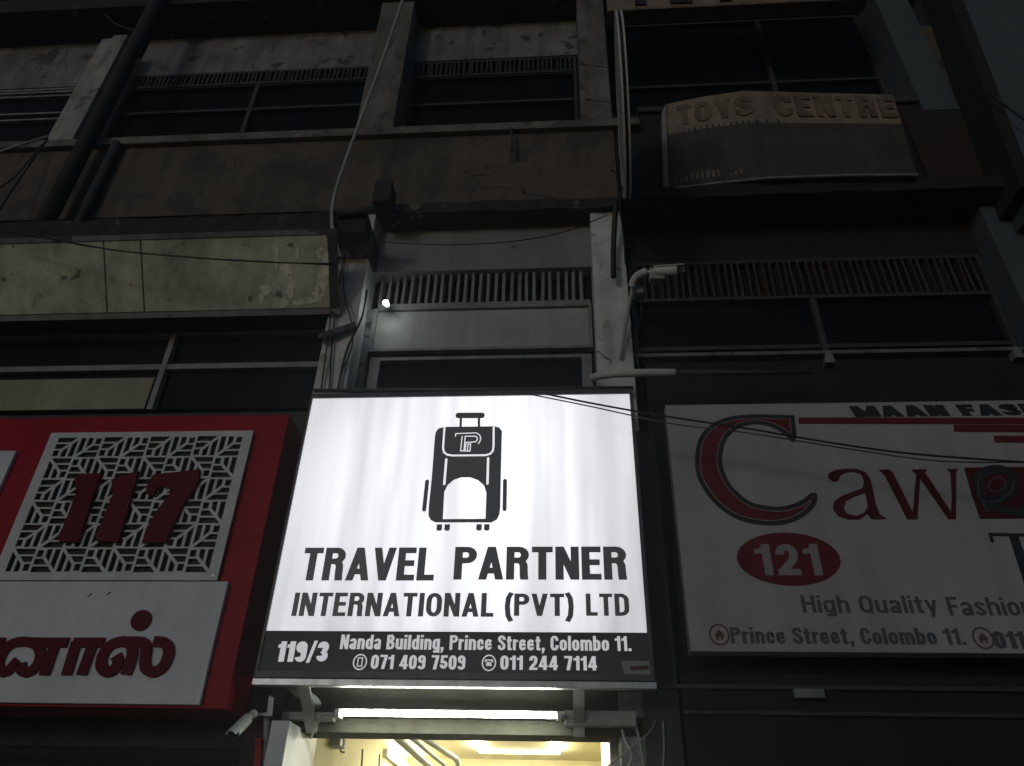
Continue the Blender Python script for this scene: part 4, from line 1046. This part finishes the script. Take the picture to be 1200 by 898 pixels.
# brown board cut by the top edge of the photo
BB = thing("brown_fascia_board", (1.4, .1, 9.5), "brown fascia board cut off by the top edge above the black upper window", "sign board")
MB().box(0.507, 3.0, .0, .10, 8.951, 8.951 + .7).build("board", W['toy_board'], BB, bevel=.004)
MB().box(0.507 - .01, 3.01, -.012, .12, 8.951 - .02, 8.951 + .012).build("bottom_trim", W['toy_letter'], BB)
for px in (735, 785, 800, 855):
    x_ = (px - 712) / 130 * .9 + .62
    MB().box(x_, x_ + .11, -.022, -.001, 8.951 + .06, 8.951 + .5).build("raised_letter", W['seam'], BB)

# ================================================================== round projecting sign, seen edge on
RD = thing("round_projecting_sign", (.50, -.5, 6.05), "round projecting sign seen edge on, two pale rims around a dark gap", "projecting sign")
rc = (-.50, 6.74); rr0 = .69
def disc(x0, x1, r, r2=None):
    n = 44; m_ = MB()
    def ring(x, r): return [(x + .075 * r * math.cos(2 * math.pi * i / n), rc[0] + r * math.cos(2 * math.pi * i / n), rc[1] + r * math.sin(2 * math.pi * i / n)) for i in range(n)]
    if r2 is None:
        m_.slab(ring(x0, r), ring(x1, r))
    else:
        A1, A2, B1, B2 = ring(x0, r), ring(x1, r), ring(x0, r2), ring(x1, r2)
        m_.v += A1 + A2 + B1 + B2
        for i in range(n):
            j = (i + 1) % n
            m_.f += [(i, j, n + j, n + i), (2 * n + i, 3 * n + i, 3 * n + j, 2 * n + j), (i, 2 * n + i, 2 * n + j, j), (n + i, n + j, 3 * n + j, 3 * n + i)]
    return m_
disc(.474, .488, rr0, rr0 - .03).build("rim", W['white_plastic'], RD)
disc(.512, .524, rr0, rr0 - .03).build("rim", W['white_plastic'], RD)
disc(.488, .512, rr0 - .03).build("core", W['seam'], RD)
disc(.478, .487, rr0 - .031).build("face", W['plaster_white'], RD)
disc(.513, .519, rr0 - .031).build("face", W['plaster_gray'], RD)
for z_ in (6.98, 6.52): MB().box(.515, .555, .12, .34, z_, z_ + .04).build("wall_bracket", W['steel_dark'], RD)

# ================================================================== pipes, cables, cameras, bulb
tag(MB().tube([(-4.41, .13, 6.20), (-4.42, .13, 12)], .075, 12).build("downpipe", W['seam'], smooth=True), "black downpipe running up the facade left of the brown parapet", "pipe")
tag(MB().tube([(-4.20, .24, 6.20), (-4.20, .24, 7.50)], .045, 10).build("downpipe", W['dark_wall'], smooth=True), "thinner gray pipe beside the black downpipe on the parapet", "pipe")
tag(MB().tube(smoothpath([(-1.462, -0.250, 9.357), (-1.527, -0.200, 8.888), (-1.610, -0.150, 8.200), (-1.701, -0.120, 7.476), (-1.779, -0.100, 6.815), (-1.832, -0.060, 6.421), (-1.824, -0.060, 6.142), (-1.776, -0.050, 5.913), (-1.753, 0.100, 5.826)], 8), .0155, 8).build("thick_cable", W['cable_white'], smooth=True),
    "thick pale cable hanging from the top edge down past the ledge", "cable")
cl = [
 ([(-1.820, 0.250, 5.971), (-1.772, 0.250, 5.090), (-1.761, 0.280, 4.660)], .006, 'cable_black', "thin black wire down the left column above the lit sign"),
 ([(-1.776, 0.250, 6.007), (-1.762, 0.260, 5.347), (-1.701, 0.280, 4.681)], .006, 'cable_black', "second thin wire beside it on the left column"),
 ([(-1.539, 0.260, 5.601), (-1.546, 0.270, 5.332), (-1.620, 0.270, 5.005), (-1.631, 0.270, 4.651)], .009, 'cable_black', "crooked black cable crossing the left column beside the bulb"),
 ([(-1.518, 0.100, 5.976), (-0.925, 0.100, 5.916), (-0.382, 0.100, 5.932), (0.024, 0.100, 6.020), (0.382, 0.100, 6.196)], .005, 'cable_black', "drooping black wire across the gray wall under the ledge"),
 ([(0.564, 0.260, 5.893), (0.608, 0.260, 5.364), (0.542, 0.260, 5.041), (0.554, 0.280, 4.750)], .006, 'cable_black', "thin black wire along the right column by the camera conduit"),
 ([(-4.947, -0.100, 7.008), (-4.751, -0.100, 7.112), (-4.685, 0.000, 7.330)], .011, 'cable_white', "pale cable end reaching the white pillar from the left edge"),
 ([(-4.784, 0.100, 7.438), (-4.770, 0.050, 6.927), (-4.747, 0.000, 6.519), (-4.755, 0.000, 6.210)], .010, 'cable_black', "black cable falling from the white pillar towards the left edge"),
 ([(-4.924, 0.200, 7.472), (-4.884, 0.100, 6.934), (-4.904, 0.000, 6.600)], .007, 'cable_black', "thin cable beside the black one below the white pillar"),
 ([(-4.321, -0.300, 5.810), (-3.867, -0.300, 5.701), (-3.298, -0.280, 5.575), (-2.626, -0.260, 5.492), (-2.043, -0.240, 5.447), (-1.661, -0.200, 5.462)], .007, 'cable_black', "black wire sagging across the weathered yellowish board"),
 ([(-4.019, -0.300, 5.743), (-3.503, -0.290, 5.608), (-2.890, -0.270, 5.517), (-2.235, -0.250, 5.461), (-1.671, -0.200, 5.446)], .005, 'cable_black', "thinner wire just under the black one on the yellowish board"),
 ([(-0.105, -0.250, 4.254), (0.213, -0.250, 4.172), (0.624, -0.250, 4.079), (1.121, -0.250, 3.981), (1.598, -0.250, 3.876), (2.062, -0.250, 3.797), (2.836, -0.250, 3.722)], .0065, 'cable_black', "upper black wire strung across the white banner sign"),
 ([(-0.214, -0.220, 4.275), (0.161, -0.220, 4.179), (0.675, -0.220, 4.041), (1.125, -0.220, 3.969), (1.699, -0.220, 3.851), (2.208, -0.220, 3.767), (2.865, -0.220, 3.760)], .0045, 'print_gray', "lower faint wire strung across the white banner sign"),
 ([(3.550, -0.150, 7.212), (3.630, -0.150, 7.039), (3.760, -0.150, 6.742)], .010, 'cable_black', "black cable in front of the blue-gray neighbouring wall"),
 ([(-1.684, 0.220, 2.438), (-1.661, 0.220, 2.306), (-1.648, 0.220, 2.150)], .017, 'cable_white', "pale pipe running down the dark red pillar left of the doorway"),
 ([(0.521, 0.280, 2.444), (0.513, 0.280, 2.294), (0.495, 0.280, 2.191)], .006, 'gray_plastic', "thin pale wire hanging at the right of the doorway"),
 ([(0.358, 0.260, 2.460), (0.386, 0.260, 2.332), (0.403, 0.260, 2.187)], .009, 'gray_plastic', "pale cord on the dark pillar right of the doorway"),
 ([(0.308, 0.250, 2.184), (0.340, 0.250, 2.267), (0.308, 0.250, 2.337), (0.293, 0.250, 2.393)], .008, 'gray_plastic', "crooked cord just right of the white door strip"),
 ([(0.226, 0.300, 8.547), (0.531, 0.200, 8.304)], .004, 'cable_black', "upper short wire from the window frame to the round sign"),
 ([(0.260, 0.300, 7.983), (0.520, 0.200, 7.763)], .004, 'cable_black', "lower short wire from the window frame to the round sign"),
 ([(0.405, 0.200, 5.619), (0.424, 0.200, 5.981), (0.459, 0.100, 6.360)], .022, 'cable_black', "thick black strap hanging below the round projecting sign"),
 ([(0.513, 0.270, 5.813), (0.513, 0.250, 6.074), (0.495, 0.200, 6.416), (0.475, 0.100, 6.668), (0.444, 0.200, 6.839)], .007, 'cable_black', "black wire looping below the round projecting sign"),
 ([(-0.432, 0.200, 7.462), (-0.417, 0.200, 7.131)], .014, 'frame_dark', "short dark rod below the middle window sill"),
 ([(-5.171, 0.300, 9.936), (-4.943, 0.250, 9.626), (-4.666, 0.200, 9.388), (-4.506, 0.150, 9.261)], .013, 'cable_black', "knotted black wire beside the black downpipe at the top left"),
   ([(-1.708, 0.100, 6.186), (-1.731, 0.220, 5.662), (-1.583, 0.260, 5.134), (-1.639, 0.270, 4.787)], .005, 'cable_black', "loose thin wire hanging down the front of the left column"),
 ([(0.169, 0.240, 2.181), (0.419, 0.240, 2.363), (0.477, 0.260, 2.440)], .004, 'gray_plastic', "thin slanting wire at the right of the doorway"),
]
for pts, r, m, lb in cl:
    P_ = smoothpath(pts, 6) if len(pts) > 2 else [Vector(p) for p in pts]
    tag(MB().tube(P_, r, 6).build("cable", W[m], smooth=True), lb, "cable")

# bracket bar and knot on the left column
tag(MB().slab([(-1.837, 0.200, 5.126), (-1.828, 0.200, 5.078), (-1.574, 0.250, 5.224), (-1.587, 0.250, 5.275)], [(-1.861, 0.260, 5.173), (-1.853, 0.260, 5.124), (-1.588, 0.290, 5.256), (-1.601, 0.290, 5.307)]).build("wall_bar", W['steel_dark']), "short dark bar fixed across the left column", "bracket")
tag(MB().box(*(lambda a_, b_: (a_[0], b_[0], .22, .30, b_[2], a_[2]))((-1.758, 0.250, 6.133), (-1.609, 0.250, 5.991))).build("cable_box", W['seam'], bevel=.01), "small black cable box at the top of the left column", "junction box")
tag(MB().box(*(lambda a_, b_: (a_[0], b_[0], .04, .22, b_[2], a_[2]))((-1.557, 0.100, 6.629), (-1.404, 0.100, 6.383))).build("junction_box", W['seam'], bevel=.012), "black square box sitting on the ledge above the bulb", "junction box")
tag(MB().tube([(-1.775, -0.060, 6.140), (-1.467, -0.060, 6.175)], .035, 10).build("ledge_pipe", W['dark_wall'], smooth=True), "short gray pipe lying along the ledge beside the thick pale cable", "pipe")

# bulb on the left column
BL = thing("wall_bulb", (-1.384, 0.300, 5.498), "small glowing bulb at the left end of the middle slatted grille", "light bulb")
bc = Vector((-1.384, 0.300, 5.498))
bm_ = bmesh.new(); bmesh.ops.create_uvsphere(bm_, u_segments=24, v_segments=14, radius=.023)
me = bpy.data.meshes.new("bulb"); bm_.to_mesh(me); bm_.free(); me.materials.append(W['bulb'])
for p in me.polygons: p.use_smooth = True
o = bpy.data.objects.new("bulb", me); COL.objects.link(o); o.parent = BL
MB().tube([bc + Vector((0, .05, .02)), bc + Vector((-.01, .10, .05))], .018, 10).build("socket", W['white_plastic'], BL)
MB().tube([bc + Vector((-.01, .08, .05)), (bc.x - .02, .50, bc.z + .10)], .006, 6).build("arm", W['gray_plastic'], BL)

def bullet_camera(name, base, aim, label, s=1.0):
    """bullet camera: body, sun hood, lens, ball joint, mount"""
    t = thing(name, base, label, "security camera")
    b = Vector(base); d = Vector(aim).normalized()
    up = Vector((0, 0, 1)); side = d.cross(up).normalized(); up = side.cross(d)
    MB().tube([b + d * .055 * s, b + d * .20 * s], .031 * s, 16).build("body", W['white_plastic'], t, smooth=False)
    MB().tube([b + d * .2005 * s, b + d * .206 * s], .026 * s, 16).build("lens", W['seam'], t)
    h = MB(); pr_, pr2 = [], []
    for i in range(9):
        q = math.radians(20 + 140 * i / 8)
        v = side * (math.cos(q) * .040 * s) + up * (math.sin(q) * .040 * s)
        pr_.append(v); pr2.append(v * .90)
    ring0 = pr_ + pr2[::-1]
    h.slab([tuple(b + d * .05 * s + v) for v in ring0], [tuple(b + d * .245 * s + v) for v in ring0])
    h.build("sun_hood", W['white_plastic'], t)
    MB().tube([b + d * .056 * s, b + d * .02 * s, b], .012 * s, 10, rs=[.02 * s, .011 * s, .011 * s]).build("neck", W['white_plastic'], t)
    MB().tube([b + d * .006 - Vector((0, 0, .0)), b - d * .022 * s], .026 * s, 12).build("ball_joint", W['white_plastic'], t)
    return t
c1 = (0.631, 0.020, 5.500); c1a = (0.918, -0.050, 5.452)
bullet_camera("security_camera", c1, (c1a[0] - c1[0], c1a[1] - c1[1], c1a[2] - c1[2]), "white bullet camera on a curved conduit above the right end of the lit sign", 1.15)
CC = thing("camera_conduit", (0.563, 0.280, 5.641), "curved pale conduit arm carrying the bullet camera beside the right column", "conduit")
MB().tube(smoothpath([(0.422, 0.270, 4.896), (0.455, 0.240, 5.068), (0.505, 0.200, 5.317), (0.539, 0.170, 5.492)], 6), .013, 8).build("lower_tube", W['gray_plastic'], CC, smooth=True)
MB().tube(smoothpath([(0.539, 0.170, 5.492), (0.552, 0.130, 5.525), (0.588, 0.090, 5.540), (0.634, 0.040, 5.518)], 6), .030, 12).build("elbow", W['white_plastic'], CC, smooth=True)
MB().box(*(lambda a_: (a_[0] - .03, a_[0] + .05, .20, .30, a_[2] - .05, a_[2] + .02))((0.578, 0.250, 5.509))).build("junction_box", W['gray_plastic'], CC, bevel=.005)
MB().box(*(lambda a_: (a_[0] - .05, a_[0] + .06, a_[1] + .0, a_[1] + .07, a_[2] - .06, a_[2] + .05))((0.703, 0.000, 5.480))).build("camera_mount", W['gray_plastic'], CC, bevel=.01)
c2 = (-1.701, 0.050, 2.405); c2a = (-1.734, -0.120, 2.258)
bullet_camera("security_camera", c2, (c2a[0] - c2[0], c2a[1] - c2[1], c2a[2] - c2[2]), "white bullet camera hanging under the lower right corner of the red sign", 0.85)
tag(MB().tube(smoothpath([(0.210, 0.220, 4.693), (0.277, 0.120, 4.645), (0.386, 0.080, 4.629), (0.589, 0.080, 4.632), (0.697, 0.100, 4.644), (0.770, 0.120, 4.656)], 6), .028, 12).build("drain_pipe", W['white_plastic'], smooth=True), "thick white pipe curving right from above the lit sign", "pipe")
tag(MB().tube([(0.746, 0.120, 4.657), (1.185, 0.160, 4.676), (1.728, 0.220, 4.714)], .018, 10).build("drain_pipe", W['dark_wall'], smooth=True), "thin far end of the thick white pipe, coloured dark where it fades into shade", "pipe")  # dark colour imitates the white pipe fading into shade
tag(MB().tube([(-1.789, 0.220, 4.621), (-0.601, 0.220, 4.606), (0.492, 0.220, 4.601)], .016, 8).build("top_channel", W['steel_dark'], smooth=True), "dark tube lying along the top of the lit sign", "pipe")
# L shaped white bracket and elbow below the left corner of the lit sign
tag(MB().slab([(-1.650, 0.100, 2.517), (-1.619, 0.100, 2.504), (-1.610, 0.100, 2.411), (-1.686, 0.100, 2.410), (-1.689, 0.100, 2.423), (-1.642, 0.100, 2.428)], [(-1.718, 0.280, 2.554), (-1.685, 0.280, 2.541), (-1.676, 0.280, 2.444), (-1.755, 0.280, 2.444), (-1.758, 0.280, 2.457), (-1.709, 0.280, 2.462)]).build("white_bracket", W['white_plastic']),
    "white L-shaped bracket between the red sign and the lit sign's lower corner", "bracket")
tag(MB().tube(smoothpath([(-1.562, 0.100, 2.585), (-1.507, 0.100, 2.550), (-1.466, 0.140, 2.527), (-1.427, 0.180, 2.513), (-1.423, 0.260, 2.503)], 5), .028, 10).build("pipe_elbow", W['gray_plastic'], smooth=True), "pale pipe elbow tucked under the left end of the lit sign", "pipe")
tag(MB().prism([(-1.709, 2.311), (-1.675, 2.311), (-1.654, 2.168), (-1.683, 2.146)], .18, .29).build("reflective_strip", W['red_panel']), "bright red upright strip beside the pale pipe left of the doorway", "strip")
# small brackets under the right first-floor window
for px, py, lb in ((972, 416, "small pale bracket under the middle of the right first-floor window"), (1190, 410, "small pale bracket under the right end of the right first-floor window")):
    pass
for p_, lb in (((1.948, 0.380, 4.957), "small pale bracket under the middle of the right first-floor window"), ((3.277, 0.380, 4.973), "small pale bracket under the right end of the right first-floor window")):
    tag(MB().prism([(p_[0] - .035, p_[2] - .05), (p_[0] + .035, p_[2] - .05), (p_[0] + .025, p_[2] + .02), (p_[0], p_[2] + .055), (p_[0] - .025, p_[2] + .02)], p_[1], p_[1] + .08).build("window_bracket", W['plaster_gray']), lb, "bracket", "brackets under the right window")

# ------------------------------------------------------------------ thin scattering volume added to imitate lens bloom around the sign and lamps
hz = MB().box(-11, 12, -7, 8, -1.3, 13.2).build("bloom_haze", W['seam'])
tag(hz, kind="stuff")
hm = bpy.data.materials.new("bloom_volume"); hm.use_nodes = True
hn = hm.node_tree; hn.nodes.clear()
ho = hn.nodes.new("ShaderNodeOutputMaterial"); hv = hn.nodes.new("ShaderNodeVolumePrincipled")
hv.inputs['Color'].default_value = (0.93, 0.96, 1.0, 1); hv.inputs['Density'].default_value = 0.006
hv.inputs['Anisotropy'].default_value = 0.65
hn.links.new(hv.outputs[0], ho.inputs['Volume'])
hz.data.materials.clear(); hz.data.materials.append(hm)
